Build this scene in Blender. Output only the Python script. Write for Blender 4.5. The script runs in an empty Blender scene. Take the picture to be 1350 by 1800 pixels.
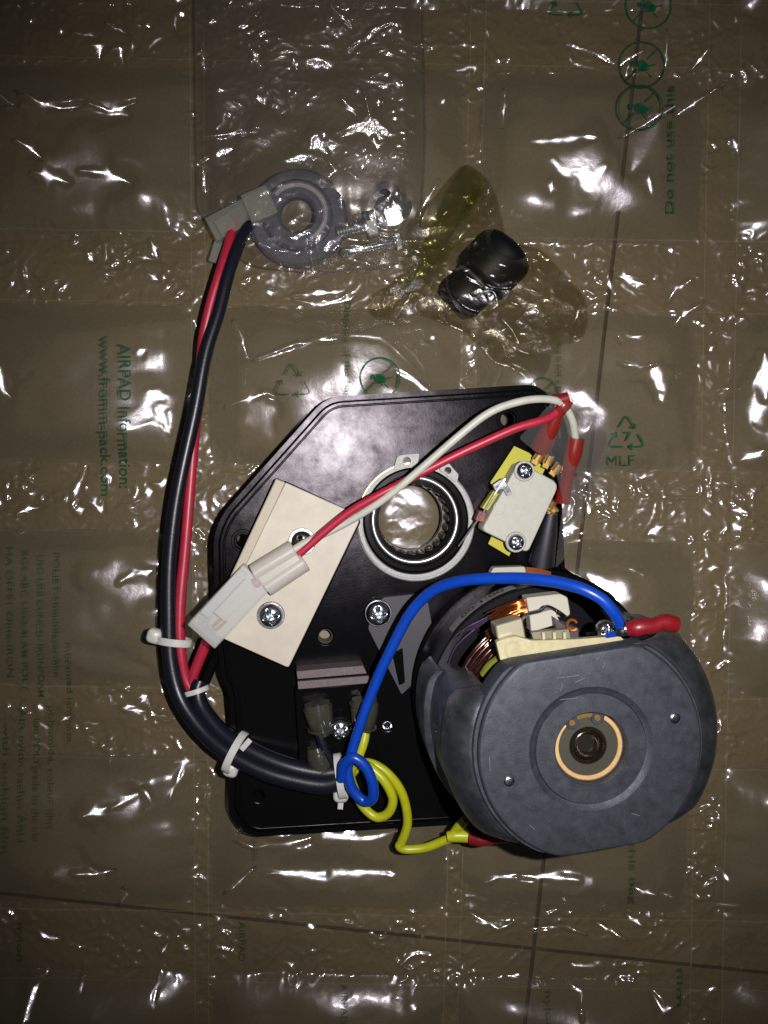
import bpy, math, random
import numpy as np
from mathutils import Vector, Matrix

random.seed(7); np.random.seed(7)
# ---------------------------------------------------------------- units
# lengths below are written in "u" (0.18 mm); U turns them into metres
U = 0.00018
CAM_H = 1667.0            # camera height above the floor, 0.30 m
scene = bpy.context.scene
COL = scene.collection

# ---------------------------------------------------------------- camera, world, flash, exposure
cam_d = bpy.data.cameras.new("camera"); cam = bpy.data.objects.new("camera", cam_d); COL.objects.link(cam)
cam.location = (0, 0, CAM_H * U)
cam_d.sensor_fit = 'VERTICAL'; cam_d.angle_y = 2 * math.atan(900 / CAM_H)
cam_d.clip_start = 0.005; cam_d.clip_end = 20
scene.camera = cam

w = bpy.data.worlds.new("World"); scene.world = w; w.use_nodes = True
w.node_tree.nodes["Background"].inputs[0].default_value = (0.9, 0.95, 1.0, 1)
w.node_tree.nodes["Background"].inputs[1].default_value = 0.025

FLASH = (130.0, 25.0, CAM_H)
fl = bpy.data.lights.new("phone_flash", 'SPOT'); fo = bpy.data.objects.new("phone_flash", fl); COL.objects.link(fo)
fo.location = Vector(FLASH) * U
fl.energy = 3.9; fl.color = (1.0, 0.96, 0.93); fl.shadow_soft_size = 0.0016
fl.spot_size = math.radians(83.5); fl.spot_blend = 1.0
scene.view_settings.view_transform = 'Standard'; scene.view_settings.look = 'None'
scene.view_settings.exposure = 0.0; scene.view_settings.gamma = 1.0
scene.cycles.transparent_max_bounces = 32
scene.cycles.max_bounces = 10
scene.cycles.caustics_reflective = False
scene.cycles.caustics_refractive = False

# ---------------------------------------------------------------- geometry helpers
Z0, TA, TB = 130.0, -0.095, 0.070       # the heavy motor tips the plate: z = Z0 + TA x + TB y
PN = Vector((-TA, -TB, 1)).normalized()

def F(px, py, z=0.0):
    """place seen at photo position (px,py) and standing z above the floor"""
    k = (CAM_H - z) / CAM_H
    return Vector(((px - 675) * k, (900 - py) * k, z))
def W(px, py, h=0.0):
    """the same, for h above the tilted plate (measured along its normal)"""
    d = Vector((px - 675, 900 - py, -CAM_H)); c = Vector((0, 0, CAM_H))
    nn = Vector((-TA, -TB, 1)); L = nn.length
    t = (Z0 + h * L - c.dot(nn)) / d.dot(nn)
    return c + d * t
def KH(px, py, h=0.0):
    return (CAM_H - W(px, py, h).z) / CAM_H
def plane_z(X, Y, h=0.0):
    return Z0 + TA * X + TB * Y + h

class Frame:
    def __init__(s, o, ez=Vector((0, 0, 1)), ex=Vector((1, 0, 0))):
        s.o = Vector(o); s.z = Vector(ez).normalized()
        x = Vector(ex); x = x - s.z * x.dot(s.z); s.x = x.normalized(); s.y = s.z.cross(s.x)
    def __call__(s, x, y, z=0.0):
        return s.o + s.x * x + s.y * y + s.z * z
    def up(s, h): return Frame(s.o + s.z * h, s.z, s.x)
def pframe(px, py, h=0.0, ang=0.0):
    a = math.radians(ang)
    return Frame(W(px, py, h), PN, Vector((math.cos(a), math.sin(a), 0)))
def fframe(px, py, z=0.0, ang=0.0):
    a = math.radians(ang)
    return Frame(F(px, py, z), Vector((0, 0, 1)), Vector((math.cos(a), math.sin(a), 0)))

class MB:
    def __init__(s): s.v = []; s.f = []
    def add(s, vs, fs):
        b = len(s.v); s.v += [Vector(p) for p in vs]; s.f += [tuple(i + b for i in f) for f in fs]
    def loft(s, rings, cap0=True, cap1=True, closed=True):
        n = len(rings[0]); vs = [p for r in rings for p in r]; fs = []
        for k in range(len(rings) - 1):
            for i in range(n if closed else n - 1):
                j = (i + 1) % n
                fs.append((k * n + i, k * n + j, (k + 1) * n + j, (k + 1) * n + i))
        if cap0: fs.append(tuple(range(n - 1, -1, -1)))
        if cap1: fs.append(tuple((len(rings) - 1) * n + i for i in range(n)))
        s.add(vs, fs)
    def lathe(s, fr, prof, seg=48, a0=0.0, a1=360.0, cap0=False, cap1=False):
        """prof: list of (r,z) from the bottom/outside on"""
        full = abs(a1 - a0 - 360) < 1e-6
        n = seg if full else seg + 1
        rings = []
        for r, z in prof:
            rings.append([fr(r * math.cos(math.radians(a0 + (a1 - a0) * i / seg)), r * math.sin(math.radians(a0 + (a1 - a0) * i / seg)), z) for i in range(n)])
        if full:
            s.loft(rings, cap0, cap1)
        else:
            vs = [p for r in rings for p in r]; m = len(rings); fs = []
            for k in range(m - 1):
                for i in range(n - 1):
                    fs.append((k * n + i, k * n + i + 1, (k + 1) * n + i + 1, (k + 1) * n + i))
            s.add(vs, fs)
    def tubering(s, fr, r0, r1, z0, z1, bev=1.0, seg=64, a0=0.0, a1=360.0):
        """a flat ring between radii r0<r1, heights z0<z1"""
        b = bev
        prof = [(r0, z0), (r1 - b, z0), (r1, z0 + b), (r1, z1 - b), (r1 - b, z1), (r0 + b, z1), (r0, z1 - b), (r0, z0)]
        full = abs(a1 - a0 - 360) < 1e-6
        s.lathe(fr, prof, seg, a0, a1)
        if not full:
            for a in (a0, a1):
                ca, sa = math.cos(math.radians(a)), math.sin(math.radians(a))
                s.add([fr(r * ca, r * sa, z) for r, z in prof[:-1]], [tuple(range(len(prof) - 1))])
    def prism(s, pts, down, fr_n=None, inset=0.0, ch=0.0):
        """pts: top outline (Vectors, counter-clockwise seen from above), extruded against normal"""
        n = fr_n or PN
        if inset:
            c = sum(pts, Vector((0, 0, 0))) / len(pts)
            top = [c + (p - c) * (1 - inset / max((p - c).length, 1e-6)) for p in pts]
            s.loft([[p - n * down for p in pts], [p - n * ch for p in pts], top])
        else:
            s.loft([[p - n * down for p in pts], list(pts)])
    def box(s, fr, sx, sy, z0, z1):
        a, b = sx / 2, sy / 2
        r = lambda z: [fr(-a, -b, z), fr(a, -b, z), fr(a, b, z), fr(-a, b, z)]
        s.loft([r(z0), r(z1)])
    def rbox(s, fr, sx, sy, z0, z1, rad=4, ch=1.5):
        r = lambda z, g: [fr(*p, z) for p in rrect(sx - 2 * g, sy - 2 * g, max(rad - g, .3))]
        s.loft([r(z0, 0), r(z1 - ch, 0), r(z1, ch)])
    def tube(s, path, rad, seg=12, caps=True):
        pts = [Vector(p) for p in path]; n = len(pts)
        rads = rad if isinstance(rad, (list, tuple)) else [rad] * n
        t0 = (pts[1] - pts[0]).normalized()
        up = Vector((0, 0, 1)) if abs(t0.z) < .9 else Vector((1, 0, 0))
        nx = t0.cross(up).normalized(); rings = []
        for i in range(n):
            t = (pts[min(i + 1, n - 1)] - pts[max(i - 1, 0)]).normalized()
            nx = (nx - t * nx.dot(t)).normalized(); ny = t.cross(nx)
            rings.append([pts[i] + (nx * math.cos(2 * math.pi * k / seg) + ny * math.sin(2 * math.pi * k / seg)) * rads[i] for k in range(seg)])
        s.loft(rings, caps, caps)
    def dome(s, fr, R, hh, cross=0.0, depth=0.0, seg=40, rings=12, rim=1.5):
        """pan head with an optional cross recess"""
        vs = [fr(0, 0, hh - depth)]; fs = []
        for k in range(1, rings + 1):
            r = R * k / rings
            for i in range(seg):
                a = 2 * math.pi * i / seg; x, y = r * math.cos(a), r * math.sin(a)
                z = rim + (hh - rim) * math.sqrt(max(0, 1 - (r / R) ** 2.6))
                if cross and r < R * .62:
                    m = min(abs(x), abs(y)); q = max(0, 1 - (m / cross) ** 3) if m < cross else 0
                    q *= max(0.0, 1 - (r / (R * .62)) ** 5)
                    if r < cross * 1.6: q = max(q, .75)
                    z -= depth * q
                vs.append(fr(x, y, z))
        for i in range(seg): fs.append((0, 1 + i, 1 + (i + 1) % seg))
        for k in range(rings - 1):
            for i in range(seg):
                a, b = 1 + k * seg + i, 1 + k * seg + (i + 1) % seg
                fs.append((a, a + seg, b + seg, b))
        b0 = len(vs); last = 1 + (rings - 1) * seg
        for i in range(seg):
            a = 2 * math.pi * i / seg; vs.append(fr(R * math.cos(a), R * math.sin(a), 0))
        for i in range(seg): fs.append((last + i, b0 + i, b0 + (i + 1) % seg, last + (i + 1) % seg))
        s.add(vs, fs)
    def build(s, name, mat, parent=None, smooth=35, bevel=0.0, label=None, uvs=None):
        me = bpy.data.meshes.new(name)
        loc = Vector(parent['_o']) if parent is not None and '_o' in parent else Vector((0, 0, 0))
        if parent is None:
            n = len(s.v); loc = Vector((sum(p.x for p in s.v) / n, sum(p.y for p in s.v) / n, min(p.z for p in s.v)))
        me.from_pydata([tuple((p - loc) * U) for p in s.v], [], s.f); me.update()
        me.materials.append(mat)
        o = bpy.data.objects.new(name, me); COL.objects.link(o)
        if smooth is not None:
            me.shade_smooth(); me.set_sharp_from_angle(angle=math.radians(smooth))
        if bevel:
            m = o.modifiers.new("bevel", 'BEVEL'); m.width = bevel * U; m.segments = 2; m.limit_method = 'ANGLE'; m.angle_limit = math.radians(40)
        if parent is not None:
            o.parent = parent; o['_o'] = list(loc)
        else:
            o.location = loc * U; o['_o'] = list(loc)
        if label: o['label'] = label
        return o

def rrect(sx, sy, r, n=4):
    out = []
    for cx, cy, a0 in ((sx/2-r, sy/2-r, 0), (-sx/2+r, sy/2-r, 90), (-sx/2+r, -sy/2+r, 180), (sx/2-r, -sy/2+r, 270)):
        for k in range(n + 1):
            a = math.radians(a0 + 90 * k / n); out.append((cx + r * math.cos(a), cy + r * math.sin(a)))
    return out
def round_poly(pts, rads, n=5):
    """2-D polygon with rounded corners"""
    out = []; N = len(pts)
    for i in range(N):
        p = np.array(pts[i], float); a = np.array(pts[i - 1], float); b = np.array(pts[(i + 1) % N], float)
        r = rads[i] if isinstance(rads, (list, tuple)) else rads
        if r <= 0: out.append(tuple(p)); continue
        da = (a - p) / np.linalg.norm(a - p); db = (b - p) / np.linalg.norm(b - p)
        l = min(r, np.linalg.norm(a - p) * .45, np.linalg.norm(b - p) * .45)
        q0, q1 = p + da * l, p + db * l
        for k in range(n + 1):
            t = k / n; out.append(tuple((1-t)**2 * q0 + 2*t*(1-t) * p + t*t * q1))
    return out
def spline(pts, n=10):
    P = [Vector(p) for p in pts]; P = [P[0] * 2 - P[1]] + P + [P[-1] * 2 - P[-2]]; out = []
    for i in range(1, len(P) - 2):
        for k in range(n):
            t = k / n; a, b, c, d = P[i-1], P[i], P[i+1], P[i+2]
            out.append(.5 * ((2*b) + (c-a)*t + (2*a-5*b+4*c-d)*t*t + (-a+3*b-3*c+d)*t**3))
    out.append(P[-2]); return out
def ccw(pts):
    a = sum(pts[i-1][0] * pts[i][1] - pts[i][0] * pts[i-1][1] for i in range(len(pts)))
    return pts if a < 0 else pts[::-1]      # photo y runs down, so negative area = counter-clockwise seen from above
def WP(poly, h): return [W(x, y, h) for x, y in ccw(poly)]

def thing(name, label, cat, at, group=None):
    e = bpy.data.objects.new(name, None); COL.objects.link(e); e.empty_display_size = .005
    e.location = Vector(at) * U; e['_o'] = list(at); e['label'] = label; e['category'] = cat
    if group: e['group'] = group
    return e
def tag(o, label, cat, group=None, kind=None):
    if label: o['label'] = label
    if cat: o['category'] = cat
    if group: o['group'] = group
    if kind: o['kind'] = kind
    return o

# ---------------------------------------------------------------- materials
def lin(c): return tuple(((x/255)/12.92 if x/255 <= .04045 else ((x/255+.055)/1.055)**2.4) for x in c) + (1,)
def newmat(name):
    m = bpy.data.materials.new(name); m.use_nodes = True; nt = m.node_tree; nt.nodes.clear()
    out = nt.nodes.new('ShaderNodeOutputMaterial'); return m, nt, out
def N(nt, t, **kw):
    n = nt.nodes.new(t)
    for k, v in kw.items():
        if k.startswith('_'): setattr(n, k[1:], v)
        else: n.inputs[k.replace('__', ' ')].default_value = v
    return n
def pbr(name, col, rough=.5, metal=0.0, bump=0.0, bscale=4000, var=0.0, vscale=900, rvar=0.0, spec=.5, coat=0.0, trans=0.0, sss=0.0, alpha=1.0, speck=0.0, aniso=0):
    m, nt, out = newmat(name); p = N(nt, 'ShaderNodeBsdfPrincipled'); L = nt.links.new
    if name == 'black_paint': p.inputs['Specular Tint'].default_value = (.95, .86, 1, 1)
    c = col if len(col) == 4 else tuple(col) + (1,)
    p.inputs['Base Color'].default_value = c; p.inputs['Roughness'].default_value = rough; p.inputs['Metallic'].default_value = metal
    p.inputs['Specular IOR Level'].default_value = spec; p.inputs['Coat Weight'].default_value = coat; p.inputs['Coat Roughness'].default_value = .12
    p.inputs['Transmission Weight'].default_value = trans; p.inputs['Alpha'].default_value = alpha
    if sss: p.inputs['Subsurface Weight'].default_value = sss; p.inputs['Subsurface Radius'].default_value = (.002, .0018, .0015); p.inputs['Subsurface Scale'].default_value = 1
    tc = N(nt, 'ShaderNodeTexCoord')
    if var or rvar or speck:
        n1 = N(nt, 'ShaderNodeTexNoise', Scale=vscale, Detail=6.0, Roughness=.65); L(tc.outputs['Object'], n1.inputs['Vector'])
        if var or speck:
            mp = N(nt, 'ShaderNodeMapRange'); mp.inputs['From Min'].default_value = .3; mp.inputs['From Max'].default_value = .7
            mp.inputs['To Min'].default_value = 1 - var; mp.inputs['To Max'].default_value = 1 + var; L(n1.outputs['Fac'], mp.inputs['Value'])
            mx = N(nt, 'ShaderNodeVectorMath', _operation='SCALE'); mx.inputs[0].default_value = c[:3]; L(mp.outputs[0], mx.inputs['Scale'])
            last = mx.outputs[0]
            if speck:
                n3 = N(nt, 'ShaderNodeTexNoise', Scale=vscale * 3.3, Detail=2.0); L(tc.outputs['Object'], n3.inputs['Vector'])
                m3 = N(nt, 'ShaderNodeMapRange'); m3.inputs['From Min'].default_value = .66; m3.inputs['From Max'].default_value = .74
                m3.inputs['To Max'].default_value = speck; L(n3.outputs['Fac'], m3.inputs['Value'])
                mm = N(nt, 'ShaderNodeMix', _data_type='RGBA'); L(m3.outputs[0], mm.inputs['Factor']); L(last, mm.inputs['A']); mm.inputs['B'].default_value = (.3, .31, .34, 1)
                last = mm.outputs['Result']
            L(last, p.inputs['Base Color'])
        if rvar:
            n4 = N(nt, 'ShaderNodeTexNoise', Scale=vscale * .6, Detail=5.0, Roughness=.7); L(tc.outputs['Object'], n4.inputs['Vector'])
            m2 = N(nt, 'ShaderNodeMapRange'); m2.inputs['From Min'].default_value = .3; m2.inputs['From Max'].default_value = .7
            m2.inputs['To Min'].default_value = max(.03, rough - rvar); m2.inputs['To Max'].default_value = min(1, rough + rvar)
            L(n4.outputs['Fac'], m2.inputs['Value']); L(m2.outputs[0], p.inputs['Roughness'])
    if bump:
        n2 = N(nt, 'ShaderNodeTexNoise', Scale=bscale, Detail=3.0); L(tc.outputs['Object'], n2.inputs['Vector'])
        b = N(nt, 'ShaderNodeBump', Strength=bump, Distance=.00012); L(n2.outputs['Fac'], b.inputs['Height']); L(b.outputs[0], p.inputs['Normal'])
    L(p.outputs[0], out.inputs['Surface']); return m

def film_mat(name, tint, refl=1.0, rough=.07, haze=.02, hazecol=(.8, .8, .82, 1), broad=.27, bump=.25, bscale=260, ior=1.5):
    """clear plastic sheet: see-through, with a sharp and a broad sheen and a little milky haze"""
    m, nt, out = newmat(name); L = nt.links.new
    tc = N(nt, 'ShaderNodeTexCoord')
    n2 = N(nt, 'ShaderNodeTexNoise', Scale=bscale, Detail=4.0, Roughness=.55); L(tc.outputs['Object'], n2.inputs['Vector'])
    b = N(nt, 'ShaderNodeBump', Strength=bump, Distance=.0008); L(n2.outputs['Fac'], b.inputs['Height'])
    tr = N(nt, 'ShaderNodeBsdfTransparent'); tr.inputs[0].default_value = tint
    df = N(nt, 'ShaderNodeBsdfDiffuse'); df.inputs[0].default_value = hazecol
    g1 = N(nt, 'ShaderNodeBsdfGlossy', Roughness=rough); g1.inputs['Color'].default_value = (1, .98, 1, 1)
    g2 = N(nt, 'ShaderNodeBsdfGlossy', Roughness=broad); g2.inputs['Color'].default_value = (.93, .88, 1, 1)
    L(b.outputs[0], g1.inputs['Normal']); L(b.outputs[0], g2.inputs['Normal'])
    gm = N(nt, 'ShaderNodeMixShader', Fac=.5); L(g1.outputs[0], gm.inputs[1]); L(g2.outputs[0], gm.inputs[2])
    hz = N(nt, 'ShaderNodeMixShader', Fac=haze); L(tr.outputs[0], hz.inputs[1]); L(df.outputs[0], hz.inputs[2])
    fr = N(nt, 'ShaderNodeFresnel', IOR=ior); L(b.outputs[0], fr.inputs['Normal'])
    mu = N(nt, 'ShaderNodeMath', _operation='MULTIPLY'); mu.inputs[1].default_value = refl; L(fr.outputs[0], mu.inputs[0])
    mn = N(nt, 'ShaderNodeMath', _operation='MINIMUM'); mn.inputs[1].default_value = .22; L(mu.outputs[0], mn.inputs[0]); mu = mn
    mx = N(nt, 'ShaderNodeMixShader'); L(mu.outputs[0], mx.inputs[0]); L(hz.outputs[0], mx.inputs[1]); L(gm.outputs[0], mx.inputs[2])
    L(mx.outputs[0], out.inputs['Surface']); return m

M = {}
M['paint'] = pbr('black_paint', (.004, .004, .005), .30, rvar=.05, bump=.06, bscale=1500, vscale=200, spec=.24, var=.3)
def paint_mat(nm='black_enamel', f0=.007, f1=.023):
    # satin black enamel: nearly black body, soft violet-grey sheen with worn patches and fine scuffs
    m, nt, out = newmat(nm); L = nt.links.new; tc = N(nt, 'ShaderNodeTexCoord')
    n1 = N(nt, 'ShaderNodeTexNoise', Scale=170.0, Detail=7.0, Roughness=.7); L(tc.outputs['Object'], n1.inputs['Vector'])
    mp = N(nt, 'ShaderNodeMapRange'); mp.inputs['From Min'].default_value = .34; mp.inputs['From Max'].default_value = .68; mp.inputs['To Min'].default_value = f0; mp.inputs['To Max'].default_value = f1
    L(n1.outputs['Fac'], mp.inputs['Value'])
    n2 = N(nt, 'ShaderNodeTexNoise', Scale=1500.0, Detail=3.0); L(tc.outputs['Object'], n2.inputs['Vector'])
    b = N(nt, 'ShaderNodeBump', Strength=.10, Distance=.00012); L(n2.outputs['Fac'], b.inputs['Height'])
    d = N(nt, 'ShaderNodeBsdfDiffuse'); d.inputs[0].default_value = (.0035, .0035, .004, 1)
    g = N(nt, 'ShaderNodeBsdfAnisotropic', _distribution='BECKMANN', Roughness=.29); g.inputs['Color'].default_value = (.96, .86, 1, 1)
    g2 = N(nt, 'ShaderNodeBsdfAnisotropic', _distribution='BECKMANN', Roughness=.16); g2.inputs['Color'].default_value = (1, 1, 1, 1)
    L(b.outputs[0], g.inputs['Normal'])
    gm = N(nt, 'ShaderNodeMixShader', Fac=.06); L(g.outputs[0], gm.inputs[1]); L(g2.outputs[0], gm.inputs[2])
    mx = N(nt, 'ShaderNodeMixShader'); L(mp.outputs[0], mx.inputs[0]); L(d.outputs[0], mx.inputs[1]); L(gm.outputs[0], mx.inputs[2])
    L(mx.outputs[0], out.inputs['Surface']); return m
M['paint'] = paint_mat()
M['black'] = paint_mat('black_plastic', .0015, .004)
M['rubber'] = pbr('black_rubber', (.003, .004, .004), .5, bump=.2, spec=.2)
M['sheath'] = pbr('cable_sheath', (.006, .007, .014), .34, bump=.2, bscale=1200, spec=.45)
M['cast'] = pbr('cast_grey_metal', (.046, .051, .066), .52, metal=.4, bump=.55, bscale=4500, var=.28, vscale=420, rvar=.14, speck=.10)
M['brushed'] = pbr('brushed_metal', (.24, .26, .31), .38, metal=.95, bump=.35, bscale=3500, var=.3, vscale=260, rvar=.1)
M['zinc'] = pbr('zinc_steel', (.42, .45, .50), .26, metal=1.0, bump=.1, rvar=.1)
M['chrome'] = pbr('bright_race_steel', (.62, .62, .64), .33, metal=.85, rvar=.05)
M['steel'] = pbr('polished_steel', (.66, .66, .68), .24, metal=.9, rvar=.06)
M['dullsteel'] = pbr('dull_grey_steel', (.36, .36, .36), .55, metal=.25, bump=.9, bscale=3500, var=.22, vscale=1800)
M['darksteel'] = pbr('dark_steel', (.06, .055, .045), .3, metal=.8, var=.2)
M['brass'] = pbr('brass', (.62, .40, .13), .32, metal=.85, var=.15)
M['brassring'] = pbr('brass_ring', (.72, .46, .2), .5, metal=.4, var=.12)
M['copper'] = pbr('copper', (.75, .24, .07), .3, metal=.8)
M['enamel'] = pbr('enamelled_wire', (.05, .012, .008), .2, metal=.6, coat=.7)
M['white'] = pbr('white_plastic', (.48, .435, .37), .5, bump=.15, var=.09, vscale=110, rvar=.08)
M['whiteshaded'] = pbr('cream_plastic_shaded', (.42, .37, .29), .55, var=.05)  # same plastic as the cover, shade of its sloped side put into the colour
M['switch'] = pbr('switch_plastic', (.42, .42, .37), .42, bump=.15, var=.07, vscale=500)
M['cream'] = pbr('cream_plastic', (.46, .41, .25), .45, bump=.25, bscale=1500, var=.15, vscale=500)
M['fibre'] = pbr('woven_fibre', (.45, .43, .36), .6, bump=.9, bscale=5000)
M['nylon'] = pbr('clear_nylon', (.62, .62, .60), .35, sss=.25, bump=.1, alpha=.86)
M['housing'] = pbr('translucent_nylon', (.62, .63, .62), .3, alpha=.42, spec=.6)
M['housing2'] = pbr('translucent_nylon_plug', (.52, .49, .45), .3, alpha=.82, spec=.6)
M['housing3'] = pbr('yellowed_nylon', (.25, .25, .21), .45, alpha=.38)
M['red'] = pbr('red_insulation', (.37, .016, .042), .4, var=.12, vscale=300, bump=.15, bscale=1500)
M['redsleeve'] = pbr('red_sleeve', (.19, .006, .012), .4, coat=.15, bump=.5, bscale=900)
M['redclear'] = pbr('clear_red_sleeve', (.23, .014, .010), .3, coat=.25, alpha=.8)
M['whitewire'] = pbr('white_insulation', (.46, .46, .41), .45, var=.1, vscale=300)
M['blue'] = pbr('blue_insulation', (.002, .045, .38), .34, var=.1, vscale=300, bump=.15, bscale=1000, spec=.6)
M['blueloop'] = M['blue']
M['yellow'] = pbr('yellow_insulation', (.40, .42, .012), .36, var=.1, vscale=300, bump=.15, bscale=1000)
M['yellowcard'] = pbr('yellow_card', (.42, .39, .02), .55)
M['lever'] = pbr('brown_actuator', (.22, .05, .03), .5)
M['smoke'] = pbr('smoky_sleeve', (.07, .07, .05), .15, alpha=.55, coat=.6, spec=.7)
M['fin'] = pbr('worn_fin_metal', (.13, .10, .108), .6, metal=.2, bump=.6, bscale=2500, var=.25, vscale=1500)
M['darkthread'] = pbr('dark_thread', (.16, .14, .11), .4, metal=.7)
M['tab'] = pbr('grey_tab_metal', (.04, .04, .052), .55, metal=.3, bump=.3, var=.1)
M['collar'] = pbr('grey_nylon_collar', (.062, .062, .09), .45, bump=.3, var=.25, vscale=350)
M['labelw'] = pbr('worn_white_label', (.30, .29, .29), .6, var=.3, vscale=900)
M['ink'] = pbr('black_ink', (.02, .02, .02), .6)
M['redink'] = pbr('dark_red_ink', (.10, .004, .012), .5)
M['zincbag'] = pbr('bright_zinc', (.70, .74, .76), .3, metal=.97)
M['vein'] = pbr('moulded_mark', (.44, .44, .39), .5)
# green print on the film, half see-through
def print_mat(name, col, a):
    m, nt, out = newmat(name); L = nt.links.new
    tr = N(nt, 'ShaderNodeBsdfTransparent'); d = N(nt, 'ShaderNodeBsdfDiffuse'); d.inputs[0].default_value = col
    tc = N(nt, 'ShaderNodeTexCoord'); n = N(nt, 'ShaderNodeTexNoise', Scale=500.0, Detail=4.0); L(tc.outputs['Object'], n.inputs['Vector'])
    mp = N(nt, 'ShaderNodeMapRange'); mp.inputs['From Min'].default_value = .3; mp.inputs['From Max'].default_value = .65
    mp.inputs['To Min'].default_value = a * .55; mp.inputs['To Max'].default_value = a; L(n.outputs['Fac'], mp.inputs['Value'])
    mx = N(nt, 'ShaderNodeMixShader'); L(mp.outputs[0], mx.inputs[0]); L(tr.outputs[0], mx.inputs[1]); L(d.outputs[0], mx.inputs[2]); L(mx.outputs[0], out.inputs['Surface']); return m
M['print'] = print_mat('green_print', (.004, .085, .035, 1), .85)
M['printfaint'] = print_mat('faint_green_print', (.012, .07, .02, 1), .55)
M['film'] = film_mat('cushion_film', (.93, .925, .89, 1), refl=1.9, rough=.085, haze=.010, bump=.12, bscale=230)
M['seal'] = film_mat('seal_film', (.965, .94, .885, 1), refl=1.9, rough=.085, haze=.004, bump=.13, bscale=200)
M['bag'] = film_mat('clear_bag_film', (.90, .89, .84, 1), refl=1.9, rough=.10, haze=.018, broad=.34, bump=.38, bscale=380)
M['yellowbag'] = film_mat('yellowed_bag_film', (.88, .86, .76, 1), refl=.6, rough=.18, haze=.012, hazecol=(.12, .11, .05, 1), bump=.25, bscale=330)
M['yellowstrip'] = film_mat('yellow_folded_film', (.70, .71, .45, 1), refl=.7, rough=.12, haze=.08, hazecol=(.13, .13, .04, 1), bump=.2, bscale=330)
M['sheet'] = film_mat('clear_sheet', (.86, .86, .86, 1), refl=1.2, rough=.16, haze=.045, bump=.1, bscale=120, broad=.36)

def floor_mat():
    m, nt, out = newmat('brown_floor'); L = nt.links.new; tc = N(nt, 'ShaderNodeTexCoord')
    n1 = N(nt, 'ShaderNodeTexNoise', Scale=14.0, Detail=6.0, Roughness=.6); L(tc.outputs['Object'], n1.inputs['Vector'])
    n2 = N(nt, 'ShaderNodeTexNoise', Scale=900.0, Detail=3.0); L(tc.outputs['Object'], n2.inputs['Vector'])
    r = N(nt, 'ShaderNodeValToRGB'); L(n1.outputs['Fac'], r.inputs[0])
    r.color_ramp.elements[0].position = .3; r.color_ramp.elements[0].color = (.116, .088, .043, 1)
    r.color_ramp.elements[1].position = .72; r.color_ramp.elements[1].color = (.174, .133, .069, 1)
    mx = N(nt, 'ShaderNodeMix', _data_type='RGBA', _blend_type='MULTIPLY'); mx.inputs['Factor'].default_value = .35
    L(r.outputs[0], mx.inputs['A']); L(n2.outputs['Fac'], mx.inputs['B'])
    p = N(nt, 'ShaderNodeBsdfPrincipled', Roughness=.7); L(mx.outputs['Result'], p.inputs['Base Color'])
    b = N(nt, 'ShaderNodeBump', Strength=.3, Distance=.0002); L(n2.outputs['Fac'], b.inputs['Height']); L(b.outputs[0], p.inputs['Normal'])
    L(p.outputs[0], out.inputs['Surface']); return m
M['floor'] = floor_mat()
M['grout'] = pbr('dark_joint', (.05, .034, .018), .9)

# ---------------------------------------------------------------- floor: tiles with recessed joints
gz = -6.0
fb = MB(); a = 2600
fb.add([(-a, -a, gz), (a, -a, gz), (a, a, gz), (-a, a, gz)], [(0, 1, 2, 3)])
floor = fb.build('floor', M['grout'], None, smooth=None); tag(floor, 'brown tiled floor under the air cushion film', None, kind='structure')
jx = [(1108, 350), (1042, 960), (952, 1480), (925, 1700)]
ex = Vector((1350, -140 * 1.0, 0)).normalized()           # along the crossing joint (runs down to the right)
ey = Vector((0.115, 1, 0)).normalized()                   # along the near vertical joint
O = F(938, 1668, 0)
def tile(x0, x1, y0, y1):
    g = 2.8; m = MB()
    pts = [O + ex * (x0 + g) + ey * (y0 + g), O + ex * (x1 - g) + ey * (y0 + g), O + ex * (x1 - g) + ey * (y1 - g), O + ex * (x0 + g) + ey * (y1 - g)]
    m.prism(pts, 5.5, Vector((0, 0, 1)), inset=1.2, ch=1.0)
    return m.build('floor_tile', M['floor'], floor, smooth=None)
for x0, x1 in ((-1900, 0), (0, 1900)):
    for y0, y1 in ((-1900, 0), (0, 1900)): tile(x0, x1, y0, y1)

# ---------------------------------------------------------------- noise
def _h(ix, iy, s):
    n = (ix.astype(np.int64) * 374761393 + iy.astype(np.int64) * 668265263 + s * 1442695041) & 0x7fffffff
    n = ((n ^ (n >> 13)) * 1274126177) & 0x7fffffff
    n = n ^ (n >> 16)
    return (n & 0xffff) / 65535.0
def noise(x, y, s=0):
    ix, iy = np.floor(x), np.floor(y); fx, fy = x - ix, y - iy
    r = 0
    u = fx**3 * (fx * (fx * 6 - 15) + 10); v = fy**3 * (fy * (fy * 6 - 15) + 10)
    def g(dx, dy):
        a = _h(ix + dx, iy + dy, s) * 2 * np.pi
        return np.cos(a) * (fx - dx) + np.sin(a) * (fy - dy)
    return ((g(0,0) * (1-u) + g(1,0) * u) * (1-v) + (g(0,1) * (1-u) + g(1,1) * u) * v) * 1.5
def sstep(a, b, x):
    t = np.clip((x - a) / (b - a), 0, 1); return t * t * (3 - 2 * t)
def ridged(x, y, s): return 1 - np.abs(noise(x, y, s)) * 2
def seg_dist(X, Y, pts):
    d = np.full(X.shape, 1e9)
    for (x0, y0), (x1, y1) in zip(pts[:-1], pts[1:]):
        vx, vy = x1 - x0, y1 - y0; t = np.clip(((X - x0) * vx + (Y - y0) * vy) / (vx*vx + vy*vy + 1e-9), 0, 1)
        d = np.minimum(d, np.hypot(X - x0 - t * vx, Y - y0 - t * vy))
    return d
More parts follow.
